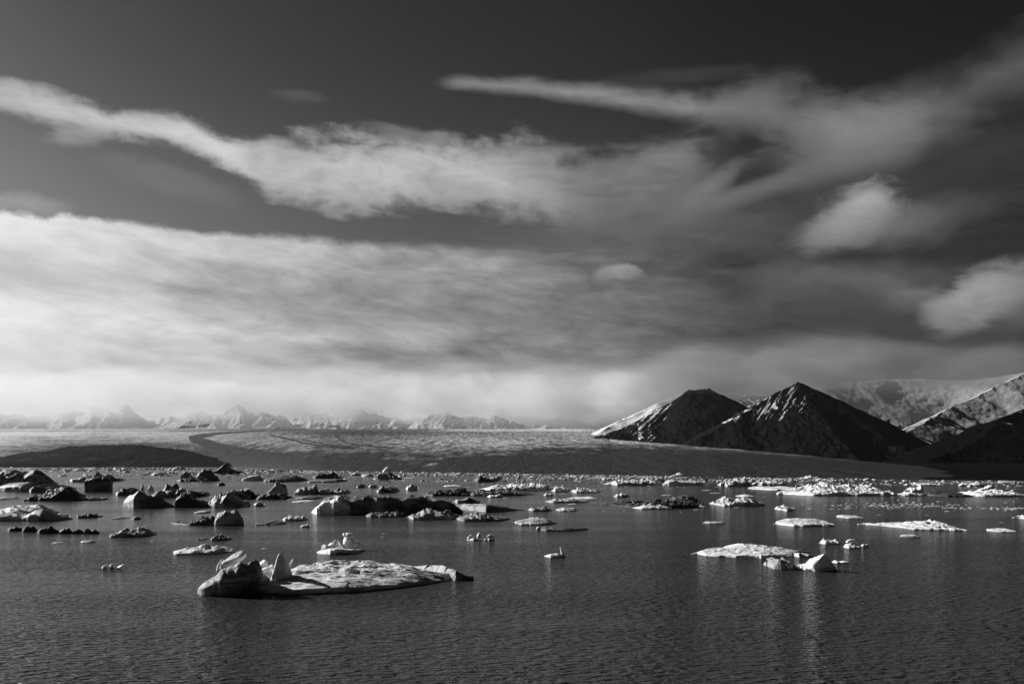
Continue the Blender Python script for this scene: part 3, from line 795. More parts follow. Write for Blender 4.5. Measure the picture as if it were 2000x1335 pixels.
def ice_mesh(name, base, sky, flat, ridge, pf, pb, style, seed, res, dmin=0.0, dmax=1.2, skirt=.5, rough=1.0, crack=.05, edge=.4, rnd=4, wave=.18, sm=None):
    sxp, syp = np.array(sky, float).T
    if np.isscalar(base): bx, by = np.array([sxp[0], sxp[-1]]), np.array([base, base], float)
    else: bx, by = np.array(base, float).T
    n = int(max(14, (sxp[-1] - sxp[0]) / res))
    px = np.linspace(sxp[0], sxp[-1], n)
    yb = np.interp(px, bx, by); yt = np.interp(px, sxp, syp)
    P = np.maximum(yb - yt, 0.0)
    Pm = P.max()
    Dfm = dist(yb)
    Dm = K / (yb - flat * P - YH)
    Wd = (sxp[-1] - sxp[0]) / F * Dfm.mean()
    # half depth, kept between sensible parts of the width
    hd = np.clip(Dm - Dfm, dmin * Wd * ridge * np.minimum(1, P / (.35 * Pm)), dmax * Wd)
    k = np.ones(9) / 9
    if n > 30: hd = np.convolve(np.pad(hd, 4, mode='edge'), k, 'valid')
    Dm = Dfm + hd
    Hh = np.maximum(HC - (yt - YH) * Dm / F, .04)
    kn = int(n * sm if sm else n * {'smooth': .09, 'block': .05, 'cliff': .05}.get(style, .04)) | 1
    if kn >= 3:
        for _ in range(2): Hh = np.convolve(np.pad(Hh, kn // 2, mode='edge'), np.ones(kn) / kn, 'valid')
    Hm = Hh.max()
    D0 = float(Dm.mean()); x0 = float((px.mean() - 1000) / F * D0)
    depth = hd / ridge
    nr = int(np.clip(depth.max() / (res * 1.6 * D0 / F), 10, 260))
    S, I = np.meshgrid(np.linspace(0, 1, nr) ** 1.5, np.arange(n), indexing='ij')
    uu = np.linspace(-1, 1, n)
    back_off = hd.mean() * (1 - np.sqrt(np.clip(1 - np.abs(uu) ** rnd, 0, 1))) * .9 + hd.mean() * wave * fbm(uu * 3 + 11, 0 * uu, seed=seed + 77, octv=3)
    back_off = np.minimum(back_off, .85 * hd)
    X = ((px - 1000) / F * Dm)[None, :] + 0 * S
    Y = Dfm[None, :] + depth[None, :] * S + back_off[None, :] * np.clip(1 - S / ridge, 0, 1) - (back_off * .8)[None, :] * np.clip((S - ridge) / (1 - ridge), 0, 1)
    Hc = Hh[None, :]
    a = np.clip(S / ridge, 0, 1) ** pf; b = np.clip((1 - S) / (1 - ridge), 0, 1) ** pb
    prof = np.where(S < ridge, a, b)
    cell = Wd / 6.0
    sx_, sy_ = X / cell, Y / cell * .9
    env = np.clip(4 * S * (1 - S), 0, 1) ** .5
    nz = fbm(sx_, sy_, seed=seed, octv=4)
    prof = np.where(S < ridge, edge + (1 - edge) * a, prof)              # a wall at the waterline, then the slope
    prof = np.where(S >= ridge, edge * .6 + (1 - edge * .6) * b, prof)
    wx_, wy_ = X + .10 * Wd * fbm(sx_, sy_, seed=seed + 60, octv=3), Y + .10 * Wd * fbm(sx_ + 9, sy_, seed=seed + 61, octv=3)
    if style == 'smooth':                       # melted, rounded
        c1, p1 = facet(wx_ / (Wd / 4), wy_ / (Wd / 3.5), seed + 7)
        Z = Hc * prof * (1 + .08 * nz + .16 * rough * p1) + .03 * Hm * fbm(sx_ * 2.0, sy_ * 2.0, seed=seed + 1, octv=3) * env
        amp, fq = .035, .8
    elif style == 'floe':                       # low, drifted, wind-carved top
        cv = fbm(X / (Wd / 5), Y / (Wd / 15), seed=seed + 1, octv=4)
        cr = fbm(X / (Wd / 4), Y / (Wd / 11), seed=seed + 5, octv=3, ridged=True)
        c1, p1 = facet(wx_ / (Wd / 8), wy_ / (Wd / 11), seed + 7)
        Z = Hc * prof * (.88 + .20 * nz + .22 * rough * p1 + .12 * rough * (c1 - .5)) + (.26 * Hm * cv + .20 * Hm * cr) * env * (.4 + .6 * prof)
        amp, fq = .06, 1.0
    elif style == 'rubble':                     # heap of broken pieces frozen together
        c = max(Hm * 1.0, Wd / 16)
        c1, p1 = facet(wx_ / c, wy_ / (c * 1.4), seed); c2, p2 = facet(wx_ / (c * .45), wy_ / (c * .6), seed + 3)
        Z = Hc * prof * (.42 + .52 * c1 + .42 * p1 + .22 * c2 + .30 * p2) + .08 * Hm * nz * env
        amp, fq = .07, 1.4
    elif style == 'cliff':                      # sheer melted wall with a few runnels
        fl = fbm(X / (Wd / 6) + .4 * nz, Y / (Wd / 2), seed=seed + 2, octv=3, ridged=True)
        c1, p1 = facet(wx_ / (Wd / 7), wy_ / (Wd / 10), seed + 7)
        Z = Hc * prof * (.98 + .10 * nz + .14 * p1) * (1 - .30 * np.clip(.1 - fl, 0, 1) * (1 - prof * .7)) + .05 * Hm * nz * env
        Y = Y + (1 - S) * 1.3 * (fbm(X / (Wd / 6), 0 * X, seed=seed + 3, octv=3) + .6 * fl + .5 * p1) * np.minimum(Hc / Hm * 1.5, 1)
        amp, fq = .05, .8
    elif style == 'fluted':                     # steep sides cut by gullies
        fl = fbm(X / (Wd / 13) + .5 * nz, Y / (Wd / 3), seed=seed + 2, octv=3, ridged=True)
        c1, p1 = facet(wx_ / (Wd / 9), wy_ / (Wd / 6), seed + 7); c2, p2 = facet(wx_ / (Wd / 24), wy_ / (Wd / 14), seed + 8)
        Z = Hc * prof * (.92 + .16 * nz + .34 * p1 + .14 * (c1 - .5) + crack * p2) * (1 - .45 * np.clip(.15 - fl, 0, 1) * (1 - prof * .5))
        Z = Z + .10 * Hm * fbm(sx_ * 2.2, sy_ * 2.2, seed=seed + 4, octv=4, ridged=True) * env * prof
        amp, fq = .08, 1.2
    else:                                       # 'block': faceted
        c1, p1 = facet(wx_ / (Wd / 3.0), wy_ / (Wd / 2.6), seed)
        Z = Hc * prof * (.90 + .20 * (c1 - .5) + .32 * p1) + .05 * Hm * fbm(sx_ * 2, sy_ * 2, seed=seed + 1, octv=3, ridged=True) * env
        amp, fq = .05, 1.2
    Z = np.maximum(Z, 0.02 * Hm)
    Z[0, :] = -skirt; Z[-1, :] = -skirt; Z[:, 0] = -skirt; Z[:, -1] = -skirt
    # break up every surface, steep ones too
    L_ = max(Hm * .9, Wd / 14) / fq
    am = min(amp * L_, .22 * Hm) * rough
    dX = fbm(X / L_, Y / L_, Z / L_, seed + 31, 4); dY = fbm(X / L_ + 7, Y / L_, Z / L_ + 3, seed + 37, 4)
    dZ = fbm(X / L_ * 1.6, Y / L_ * 1.6 + 5, Z / L_ * 1.6, seed + 41, 4)
    inner = np.clip(Hc / Hm * 2, .2, 1)
    X = X + 2.2 * am * dX * inner; Y = Y + 2.2 * am * dY * inner; Z = Z + np.where(Z > 0, 1.4 * am * dZ * inner, 0)
    V = np.stack([X - x0, Y - D0, Z], -1)
    return mesh_grid(name, V), (x0, D0, 0.0), D0


STY = {  # flat, ridge, front power, back power
    'smooth': (.15, .45, .34, .6), 'floe': (.55, .6, .75, .7), 'rubble': (.45, .55, .5, .6), 'fluted': (.15, .45, .50, .8), 'block': (.14, .4, .28, .5), 'cliff': (.07, .3, .16, .8)}


DMAX = {'smooth': .20, 'floe': 1.0, 'rubble': .45, 'fluted': .40, 'block': .22, 'cliff': .3}
EDGE = {'smooth': .30, 'floe': .42, 'rubble': .50, 'fluted': .30, 'block': .60, 'cliff': .70}


def berg(label, base, sky, style='floe', mat='mid', cat='iceberg', name='iceberg', group=None, res=1.3, parent=None, **kw):
    ICE_N[0] += 1
    if mat == 'mid' and np.mean([q[0] for q in sky]) < 1010 and np.mean([q[1] for q in sky]) < 1052: mat = 'grey'
    fl, rd, pf, pb = STY[style]
    p = dict(flat=fl, ridge=rd, pf=pf, pb=pb, dmin=.22 if style != 'floe' else .3); p.update(kw)
    me, loc, D0 = ice_mesh(name, base, sky, p['flat'], p['ridge'], p['pf'], p['pb'], style, p.get('seed', 200 + 13 * ICE_N[0]), res, p['dmin'], p.get('dmax', DMAX[style]), rough=p.get('rough', 1.0), crack=p.get('crack', .05), edge=p.get('edge', EDGE[style]), rnd=p.get('rnd', 4), wave=p.get('wave', .18), sm=p.get('sm'))
    o = link(name, me, ICE[mat], None, loc)
    if parent is not None:
        o.parent = parent; o.location = Vector(loc) - parent.location
        return o
    return tag(o, label, cat, group)


def floe(label, px0, px1, yt, yb, style='floe', mat='mid', group=None, seed=None, name='ice_floe', cat='ice floe', n=9, peak=None, **kw):
    """a low floe from its left and right ends, top and waterline; its outline is drawn at random"""
    r = np.random.default_rng(int(px0 * 7 + yb * 13) if seed is None else seed)
    xs = np.linspace(px0, px1, n); u = np.linspace(0, 1, n)
    sh = np.clip(1 - np.abs(2 * (u if peak is None else np.interp(u, [0, peak, 1], [0, .5, 1])) - 1) ** 4.0, 0, 1)
    h = (yb - yt) * sh * (1 - .32 * r.random(n))
    h[r.integers(2, n - 2)] = yb - yt
    h[0] = h[-1] = 0
    mid = yb - .25 * (yb - yt)
    base = [(px0, mid), (px0 + .18 * (px1 - px0), yb), (px0 + .8 * (px1 - px0), yb - .03 * (yb - yt)), (px1, mid)]
    bb = np.interp(xs, *np.array(base).T)
    return berg(label, base, list(zip(xs, np.minimum(bb - .3, yb - h))), style, mat, cat, name, group, **kw)


def lump(name, parent, c, r, mat, seed, rot=(0, 0, 0), taper=0.0, cuts=6, rough=.16, sq=2.0, sub=4, bend=0.0, label=None, dome=0.0):
    """a rounded or faceted piece of ice; c: centre in world metres, r: half sizes; taper narrows the top; cuts: flat faces sliced off"""
    import bmesh
    bm = bmesh.new(); bmesh.ops.create_icosphere(bm, subdivisions=sub, radius=1.0)
    v = np.array([x.co[:] for x in bm.verts]); f = np.array([[q.index for q in p.verts] for p in bm.faces]); bm.free()
    rr = np.random.default_rng(seed)
    v = v / (np.abs(v) ** sq).sum(1, keepdims=True) ** (1 / sq)
    for _ in range(cuts):
        nrm = rr.normal(size=3); nrm /= np.linalg.norm(nrm); dcut = rr.uniform(.55, .85)
        s = v @ nrm - dcut
        v = v - np.where(s > 0, s * .92, 0)[:, None] * nrm
    nx = [fbm(v[:, 0] * 1.6 + 9 * i, v[:, 1] * 1.6, v[:, 2] * 1.6, seed + i, 5) for i in range(3)]
    v = v + rough * np.stack(nx, 1)
    u = (v[:, 2] + 1) / 2
    k = (1 - taper * np.clip(u, 0, 1))[:, None]
    v[:, :2] *= k
    v[:, 0] += bend * np.clip(u, 0, 1) ** 2
    v = v * np.array(r)
    from mathutils import Euler
    M = np.array(Euler([math.radians(a) for a in rot]).to_matrix())
    v = v @ M.T
    me = mesh_raw(name, v, f)
    o = link(name, me, ICE[mat], parent, Vector(c) - (parent.location if parent else Vector()))
    if label: o['label'] = label
    return o


def at(px, D, z):
    return ((px - 1000) / F * D, D, z)


def pz(py, D):
    return HC + (YH - py) * D / F


# ---- the near iceberg: a long low back with a dark broken head on its left
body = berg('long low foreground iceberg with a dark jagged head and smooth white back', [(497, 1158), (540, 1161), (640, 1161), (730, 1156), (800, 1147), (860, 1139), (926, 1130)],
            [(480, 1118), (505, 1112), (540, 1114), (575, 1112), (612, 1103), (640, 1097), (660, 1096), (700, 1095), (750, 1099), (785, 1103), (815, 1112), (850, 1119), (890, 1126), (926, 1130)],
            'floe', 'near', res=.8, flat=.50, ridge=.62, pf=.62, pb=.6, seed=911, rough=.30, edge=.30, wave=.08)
berg('', [(792, 1115), (850, 1125), (890, 1134), (926, 1131)], [(792, 1104), (820, 1105), (848, 1104), (862, 1103), (890, 1113), (915, 1125), (926, 1129)], 'smooth', 'grey', name='ice_ridge', parent=body, res=.8, flat=.10, ridge=.30, pf=.5, pb=.7, dmin=.05, edge=.1, rnd=12, wave=0, seed=919)  # shaded tail: grey ice puts its shade into the colour
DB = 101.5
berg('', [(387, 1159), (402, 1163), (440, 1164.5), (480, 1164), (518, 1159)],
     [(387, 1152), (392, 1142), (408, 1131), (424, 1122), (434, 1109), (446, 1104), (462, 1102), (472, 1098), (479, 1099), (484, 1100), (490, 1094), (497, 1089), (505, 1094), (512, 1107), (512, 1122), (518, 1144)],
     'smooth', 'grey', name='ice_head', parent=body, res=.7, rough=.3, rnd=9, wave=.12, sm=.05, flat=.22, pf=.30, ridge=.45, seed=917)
head = [  # name, px, py of the centre, distance, half sizes (m), rotation, taper, cuts, extra
    ('ice_slab', 452, 1096, 104.6, (.68, 1.0, 1.95), (0, 56, 8), .18, 5, dict(sq=3.2, rough=.10)),
    ('ice_knob', 431, 1105, 105.6, (.50, .7, .95), (0, 16, 0), .45, 4, {}),
    ('ice_block', 512, 1106, 106.0, (.80, .9, .95), (0, 30, 20), .4, 6, {}),
    ('ice_pinnacle', 550, 1113, 104.3, (1.75, 1.5, 1.95), (0, 0, 25), .66, 3, dict(rough=.09, bend=-.12, sq=2.3)),
    ('ice_block', 524, 1118, 105.0, (1.0, 1.2, .75), (10, 20, 40), .3, 8, {}),
    ('ice_block', 512, 1128, 103.2, (1.0, 1.2, .8), (0, 15, 60), .3, 8, {}),
    ('ice_block', 533, 1109, 107.5, (.75, .8, .50), (20, 0, 0), .3, 6, {}),
    ('ice_block', 512, 1150, 100.6, (.80, .7, .45), (0, 30, 0), .3, 6, {}),
    ('ice_block', 582, 1116, 108.5, (.8, .7, .30), (0, 0, 0), .3, 6, {}),
    ('ice_shard', 568, 1099, 108.0, (.20, .4, .65), (0, 28, 0), .5, 3, {}),
    ('ice_shard', 613, 1104, 111.0, (.45, .5, .40), (0, 20, 0), .6, 3, {}),
]
for i, (nm, px, py, D, r, rot, tp, cu, ex) in enumerate(head):
    lump(nm, body, at(px, D, pz(py, D)), r, 'near' if nm not in ('ice_head', 'ice_foot') else 'mid', 500 + 7 * i, rot, tp, cu, **ex)

# ---- the small stack behind it: slab carrying a pillar and round blocks
stack = berg('small flat iceberg carrying a tall capped ice pillar and round lumps', [(616, 1080), (650, 1083), (690, 1081), (716, 1076)],
             [(616, 1079), (625, 1075), (650, 1070), (680, 1070), (705, 1070), (716, 1075)], 'block', 'near', res=1.0, flat=.45, ridge=.6, pf=.35, edge=.8, seed=921)
DS = 151.0
for i, (nm, px, py, r, rot, tp, cu) in enumerate([
    ('ice_pillar', 682, 1060, (1.15, 1.1, 1.75), (0, 4, 0), .12, 5), ('ice_cap', 684, 1044, (1.15, .9, .36), (0, 12, 0), .2, 6), ('ice_horn', 673, 1043, (.45, .5, .35), (0, -20, 0), .5, 4),
    ('ice_block', 656, 1063, (.80, .8, .85), (0, 0, 30), .2, 6), ('ice_lump', 667, 1067, (.62, .6, .52), (0, 0, 0), .2, 2), ('ice_mound', 637, 1070, (1.5, 1.3, .80), (0, -14, 0), .55, 6),
    ('ice_lump', 697, 1063, (.7, .6, .5), (0, 20, 0), .2, 4), ('ice_lump', 646, 1065, (.55, .6, .6), (0, 10, 0), .3, 4)]):
    lump(nm, stack, at(px, DS - (2.2 if nm == 'ice_lump' and px == 667 else 0), pz(py, DS)), r, 'near', 640 + 7 * i, rot, tp, cu)

# ---- right foreground: wide low floe and the tilted block beside it
berg('wide low white floe with a lumpy melted surface beside the tilted ice block', [(1349, 1083), (1370, 1087), (1420, 1089), (1470, 1089), (1510, 1086), (1545, 1081), (1584, 1078)],
     [(1349, 1081), (1362, 1077), (1380, 1074), (1400, 1071), (1425, 1070), (1434, 1066), (1455, 1063), (1490, 1065), (1510, 1068), (1540, 1072), (1556, 1076), (1584, 1077)], 'floe', 'near', res=.8, flat=.55, pf=.5, seed=931, cat='ice floe', name='ice_floe')
DT = K / (1116 - YH) + 1.5
tilt = lump('iceberg', None, at(1605, DT, pz(1107, DT)), (1.45, 1.5, 1.75), 'near', 9412, (9, -38, -4), .08, 3, .11, 6.0, 5)
tag(tilt, 'tilted ice block with a bright ribbed face and a black shaded end', 'iceberg')
sk = berg('', [(1532, 1109), (1560, 1113), (1600, 1115)], [(1532, 1107), (1548, 1104), (1565, 1101), (1580, 1100), (1591, 1106), (1600, 1113)], 'rubble', 'near', name='ice_skirt', parent=tilt, res=.9, seed=943)
berg('dark dirty ice lump with a grey sloping top beside the tilted block', [(1490, 1106), (1500, 1112), (1525, 1113), (1546, 1110)], [(1490, 1101), (1496, 1091), (1508, 1087), (1530, 1090), (1536, 1095), (1546, 1106)], 'block', 'grey', res=.8, seed=951, flat=.55, ridge=.7, dmax=.7, edge=.5)
floe('crumbly ice bits trailing off the wide low floe', 1548, 1584, 1077, 1088, 'rubble', 'near', name='ice_chunk', cat='ice chunk')
floe('thin crumbly ice strip just past the tilted block', 1622, 1658, 1093, 1100, 'rubble', 'clean')
floe('small knob of ice touching the wide low floe', 1483, 1494, 1081, 1091, 'block', 'near', name='ice_chunk', cat='ice chunk')

# ---- swan shaped chip, ring and wedge chips, triple chips
sw = berg('white ice chip shaped like a swan with a raised pointed wing', [(1062, 1086), (1075, 1089), (1095, 1089), (1106, 1087)], [(1062, 1085), (1075, 1081), (1088, 1080), (1096, 1082), (1106, 1086)], 'smooth', 'clean', 'ice chip', 'ice_chip', res=.7, flat=.4)
DW = sw.location.y
lump('ice_wing', sw, at(1098, DW, pz(1080, DW)), (.42, .35, 1.15), 'clean', 777, (0, -18, 0), .8, 3, .1)
rg = berg('curled white ice chip with a bowl shaped hollow', [(911, 1054), (925, 1056), (945, 1054)], [(911, 1053), (916, 1050), (928, 1051), (938, 1050), (945, 1053)], 'smooth', 'clean', 'ice chip', 'ice_chip', res=.7, flat=.4)
DR = rg.location.y
lump('ice_horn', rg, at(918, DR, pz(1048, DR)), (.75, .6, .45), 'clean', 781, (0, -30, 0), .3, 4)
lump('ice_knob', rg, at(936, DR, pz(1047, DR)), (.62, .6, .75), 'clean', 783, (0, 10, 0), .3, 4)
wd = berg('wedge shaped white ice chip split like a beak', [(944, 1054), (955, 1056), (968, 1054)], [(944, 1053), (952, 1051), (960, 1050), (968, 1053)], 'block', 'clean', 'ice chip', 'ice_chip', res=.7, flat=.4)
lump('ice_spike', wd, at(957, wd.location.y, pz(1047, wd.location.y)), (.7, .5, .6), 'clean', 787, (0, 40, 0), .7, 4)
lump('ice_spike', wd, at(963, wd.location.y, pz(1048, wd.location.y)), (.45, .4, .5), 'clean', 789, (0, -10, 0), .6, 4)
for px, r, rot, lb in ((206, (.62, .6, .30), (12, -20, 0), 'small round white chip, first of three chips in open water'), (219, (.42, .5, .42), (10, -15, 0), 'small pyramid chip between two other white chips'), (235, (.75, .5, .24), (12, -26, 0), 'small slanted white chip, last of three chips in open water')):
    D = float(dist(1110)); o = lump('ice_chip', None, at(px, D, .28), r, 'clean', 800 + px, rot, .3, 5); tag(o, lb, 'ice chip', 'three chips of ice in open water')

# ---- left edge
berg('high dark double domed iceberg at the left frame edge', 949, [(-40, 930), (-20, 921), (0, 922), (10, 916), (25, 915), (40, 918), (50, 922), (57, 925), (65, 917), (78, 916), (88, 925), (98, 936), (108, 947)], 'smooth', 'mid', res=.9, flat=.12, pf=.5)
berg('dark low slope of ice at the foot of the double domed iceberg', [(-40, 958), (60, 960), (140, 955)], [(-40, 952), (0, 950), (30, 941), (65, 942), (90, 945), (118, 946), (140, 951)], 'smooth', 'mid', res=1.0, flat=.3)
floe('pale wedge of ice in front of the dark left slope', 56, 112, 947, 962, 'block', 'mid', name='ice_chunk', cat='ice chunk')
floe('rough lump at the right end of the dark left slope', 92, 121, 950, 963, 'rubble', 'mid', name='ice_chunk', cat='ice chunk')
berg('square dark block of ice with sheer sides and a flat top', 960, [(163, 945), (166, 936), (172, 933), (190, 932), (213, 930), (216, 936)], 'block', 'dirty', res=.9, flat=.10, pf=.18)
floe('rubble floe behind the square dark block', 143, 242, 926, 941, 'rubble', 'mid')
berg('black humped ice ridge between the left slope and open water', 978, [(54, 974), (62, 967), (80, 965), (98, 966), (110, 957), (125, 951), (135, 951), (147, 957), (150, 962), (156, 970), (161, 975)], 'fluted', 'dirty', res=.9, flat=.15)
floe('grey flat floe at the left frame edge above the white topped berg', -20, 48, 968, 976, 'floe', 'mid')
floe('flat tail of ice trailing from the black humped ridge', 158, 212, 968, 977, 'rubble', 'mid')
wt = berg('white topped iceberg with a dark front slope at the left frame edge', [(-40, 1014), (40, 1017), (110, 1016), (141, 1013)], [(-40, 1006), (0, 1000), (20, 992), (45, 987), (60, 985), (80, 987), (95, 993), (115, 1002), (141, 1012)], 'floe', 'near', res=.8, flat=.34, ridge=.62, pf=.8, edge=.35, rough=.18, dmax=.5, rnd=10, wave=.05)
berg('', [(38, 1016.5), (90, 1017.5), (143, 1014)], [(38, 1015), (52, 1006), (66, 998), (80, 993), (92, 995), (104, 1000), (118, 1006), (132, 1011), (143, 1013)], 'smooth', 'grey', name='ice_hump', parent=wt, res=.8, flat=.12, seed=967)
floe('low crumbled floe right of the white topped iceberg', 152, 201, 1001, 1011, 'rubble', 'mid')
floe('flat chip of ice with a tiny hump beside the crumbled floe', 224, 253, 1008, 1013, 'floe', 'mid', name='ice_chip', cat='ice chip')
floe('tiny dark chip with a raised tip in calm water', 259, 276, 1007, 1014, 'block', 'mid', name='ice_chip', cat='ice chip')
for i, (a, b, t, lb) in enumerate(((15, 48, 1027, 'long dark hump starting a row of black ice lumps'), (43, 74, 1025, 'sloping dark hump, second in the row of black ice lumps'), (72, 118, 1026, 'widest pale topped hump in the row of black ice lumps'),
                                  (115, 143, 1030, 'rounded dark hump past the widest one in the black row'), (140, 164, 1032, 'small dark hump near the end of the black row'), (162, 180, 1031, 'steep little hump near the end of the black row'), (176, 195, 1033, 'last dark nub ending the row of black ice lumps'))):
    floe(lb, a, b, t, 1042 - (i == 0) * 5 - (i == 1) * 3, 'smooth', 'dirty', 'row of black ice lumps', flat=.2, name='ice_lump', cat='ice lump')
floe('grey rubbly raft of ice alone below the open water band', 216, 308, 1032, 1049, 'rubble', 'mid', flat=.5)

# ---- cluster left of centre
p1 = berg('pale iceberg with a pointed lit shoulder and two ice spires behind', [(239, 988), (270, 992), (345, 990)], [(239, 987), (248, 970), (258, 965), (265, 962), (272, 957), (279, 966), (300, 967), (314, 970), (326, 980), (345, 989)], 'smooth', 'mid', res=.9, flat=.12, pf=.45)
DP = p1.location.y + 5
lump('ice_spire', p1, at(279, DP, pz(953, DP)), (1.0, 1.0, 1.6), 'mid', 611, (0, 8, 0), .5, 4)
lump('ice_spire', p1, at(295, DP, pz(955, DP)), (1.2, 1.1, 1.5), 'mid', 613, (0, -8, 0), .45, 4)
berg('dark rounded iceberg in the middle of three joined domes', [(340, 991), (410, 990)], [(340, 984), (346, 970), (362, 964), (378, 967), (396, 974), (412, 986)], 'block', 'dirty', res=.9, flat=.12, pf=.3)
berg('iceberg with a pale ridged crest and a long dark right slope', [(408, 990), (450, 991), (490, 988)], [(408, 982), (423, 969), (437, 963), (450, 966), (465, 971), (485, 980), (490, 987)], 'fluted', 'mid', res=.9, flat=.15)
floe('rubble floe left of the two spires', 228, 284, 950, 968, 'rubble', 'mid')
o = floe('rubble field behind the three domes, carrying a round boulder of ice', 300, 412, 951, 972, 'rubble', 'mid')
lump('ice_boulder', o, at(343, o.location.y, pz(950, o.location.y)), (1.9, 1.6, 1.5), 'dirty', 617, (0, 20, 0), .3, 4)
floe('broad rubbly floe ending right of the three domes', 440, 512, 951, 975, 'rubble', 'mid')
berg('big round dark dome of ice with a pale lit brow', 1026, [(419, 1018), (424, 1004), (434, 998), (450, 996), (466, 998), (472, 1006), (475, 1020)], 'smooth', 'mid', res=.8, flat=.15, pf=.42)
berg('long dark tail of ice attached left of the round dome', [(333, 1021), (380, 1025), (424, 1026)], [(333, 1019), (345, 1017), (370, 1018), (388, 1015), (400, 1007), (412, 1010), (424, 1014)], 'rubble', 'dirty', res=.9, flat=.4, cat='ice floe', name='ice_floe')
floe('thin pale slip of ice above the round dome', 384, 413, 996, 1002, 'floe', 'clean')
floe('small ribbed white floe above the near iceberg head', 336, 458, 1063, 1083, 'fluted', 'near', flat=.5)
floe('small crumbled floe between the round dome and the ribbed floe', 411, 456, 1043, 1055, 'rubble', 'mid')
floe('flat sliver left of the small crumbled floe', 387, 407, 1049, 1054, 'floe', 'mid', name='ice_chip', cat='ice chip')
berg('dark faceted block of ice in the far band under the bent moraine', 938, [(351, 934), (354, 922), (362, 917), (372, 920), (377, 934)], 'block', 'dirty', res=.8, flat=.1)
berg('jumbled dark tower of ice blocks beside the faceted block', 939, [(384, 937), (390, 926), (394, 921), (400, 914), (408, 914), (413, 922), (424, 927), (428, 936)], 'rubble', 'dirty', res=.7, flat=.1, pf=.35)
bm_ = berg('dark mound topped by a bright white cap far out under the glacier', 925, [(412, 923), (425, 917), (437, 908), (445, 906), (450, 910), (460, 917), (474, 923)], 'block', 'dirty', res=.7, flat=.08)
floe('flat dark skirt of rubble below the far ice tower', 348, 432, 931, 940, 'rubble', 'dirty')
floe('lone dark nub in calm water right of the ice tower', 424, 441, 941, 948, 'block', 'dirty', name='ice_chunk', cat='ice chunk')

# ---- centre
berg('upright rough ice block standing on a dark floe left of the long cliff', 964, [(522, 961), (530, 956), (534, 948), (536, 943), (545, 941), (557, 945), (560, 950), (562, 962)], 'block', 'mid', res=.8, flat=.1)
floe('black floe under the upright rough block', 498, 573, 961, 975, 'rubble', 'dirty')
berg('craggy two tone ice block just right of the upright one', 965, [(573, 963), (582, 955), (595, 950), (608, 950), (618, 946), (620, 957), (623, 963)], 'fluted', 'mid', res=.8, flat=.1)
floe('heap of pale rubble right of the craggy block', 618, 688, 950, 965, 'rubble', 'mid')
floe('dark slab peeping out left of the long ice cliff', 580, 632, 967, 975, 'floe', 'mid')
floe('thin white plate of ice before the dark slab', 570, 617, 976, 981, 'floe', 'clean')
floe('white arched chip left of the thin plate', 495, 521, 979, 988, 'smooth', 'clean', name='ice_chip', cat='ice chip')
floe('trio of fused white nuggets below the long ice cliff', 551, 605, 1006, 1017, 'rubble', 'clean')
floe('flat black floe left of the white nuggets', 499, 561, 1015, 1025, 'floe', 'dirty')
floe('little white crumb under the fused nuggets', 587, 609, 1021, 1029, 'rubble', 'clean', name='ice_chip', cat='ice chip')
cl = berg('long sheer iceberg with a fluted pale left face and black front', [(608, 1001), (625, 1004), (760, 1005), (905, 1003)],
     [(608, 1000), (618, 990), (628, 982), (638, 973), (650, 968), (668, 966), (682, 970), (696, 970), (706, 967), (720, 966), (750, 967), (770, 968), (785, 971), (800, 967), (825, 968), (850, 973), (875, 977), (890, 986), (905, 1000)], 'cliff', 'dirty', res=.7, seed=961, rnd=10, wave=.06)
berg('', [(607, 1001), (625, 1004.6), (665, 1005.4), (712, 1004)], [(607, 1000), (618, 990), (628, 981), (638, 973), (650, 968), (664, 966), (680, 975), (696, 988), (712, 1001)], 'cliff', 'near', name='ice_face', parent=cl, res=.6, flat=.2, ridge=.6, pf=.7, seed=963)  # sunlit end: its light is put into the paler ice colour
floe('grey heap of crumbled ice along the foot of the black cliff', 712, 800, 998, 1010, 'rubble', 'mid')
floe('dark lumpy rubble bank before the right end of the black cliff', 792, 905, 992, 1015, 'rubble', 'mid', flat=.3)
floe('pale crumbled bank trailing right of the black cliff', 886, 1000, 1000, 1018, 'rubble', 'mid', flat=.4)
berg('low dark swell of ice joined to the right end of the cliff', [(886, 994), (950, 1000), (1027, 996)], [(886, 986), (905, 981), (930, 984), (960, 984), (985, 988), (1010, 993), (1027, 995)], 'smooth', 'mid', res=.9, flat=.4, name='ice_floe', cat='ice floe')
floe('pale upper swell behind the low dark swell', 884, 940, 971, 983, 'smooth', 'mid')
floe('dark mound far out right of the tilted white slab', 610, 672, 919, 936, 'rubble', 'dirty', peak=.35)
floe('long flat dark floe in the far band left of the dark mound', 524, 604, 929, 941, 'floe', 'dirty')
berg('tilted white slab far out on the left of the dark flat floe', 938, [(473, 936), (483, 930), (495, 927), (508, 928), (514, 936)], 'block', 'clean', res=.7, flat=.3)
floe('flat pale floe below the far dark mound', 605, 681, 934, 942, 'floe', 'mid')
pk = berg('far crag of ice with a bright white peak above the band', 936, [(728, 934), (738, 927), (748, 920), (760, 920), (770, 925), (786, 934)], 'rubble', 'mid', res=.7, flat=.1)
lump('ice_peak', pk, at(757, pk.location.y, pz(919, pk.location.y)), (5.5, 4.5, 4.5), 'clean', 621, (0, 20, 0), .6, 5)
floe('two toned chip in the dark channel above the cliff', 695, 717, 944, 952, 'block', 'mid', name='ice_chunk', cat='ice chunk')
floe('pale arched chip beside the two toned chip', 718, 742, 945, 952, 'smooth', 'clean', name='ice_chunk', cat='ice chunk')
floe('heap of boulders of ice above the middle of the cliff', 733, 782, 947, 962, 'rubble', 'mid', flat=.2)
floe('white tent shaped chunk above the right part of the cliff', 792, 822, 945, 957, 'block', 'clean', name='ice_chunk', cat='ice chunk', peak=.35, flat=.12)
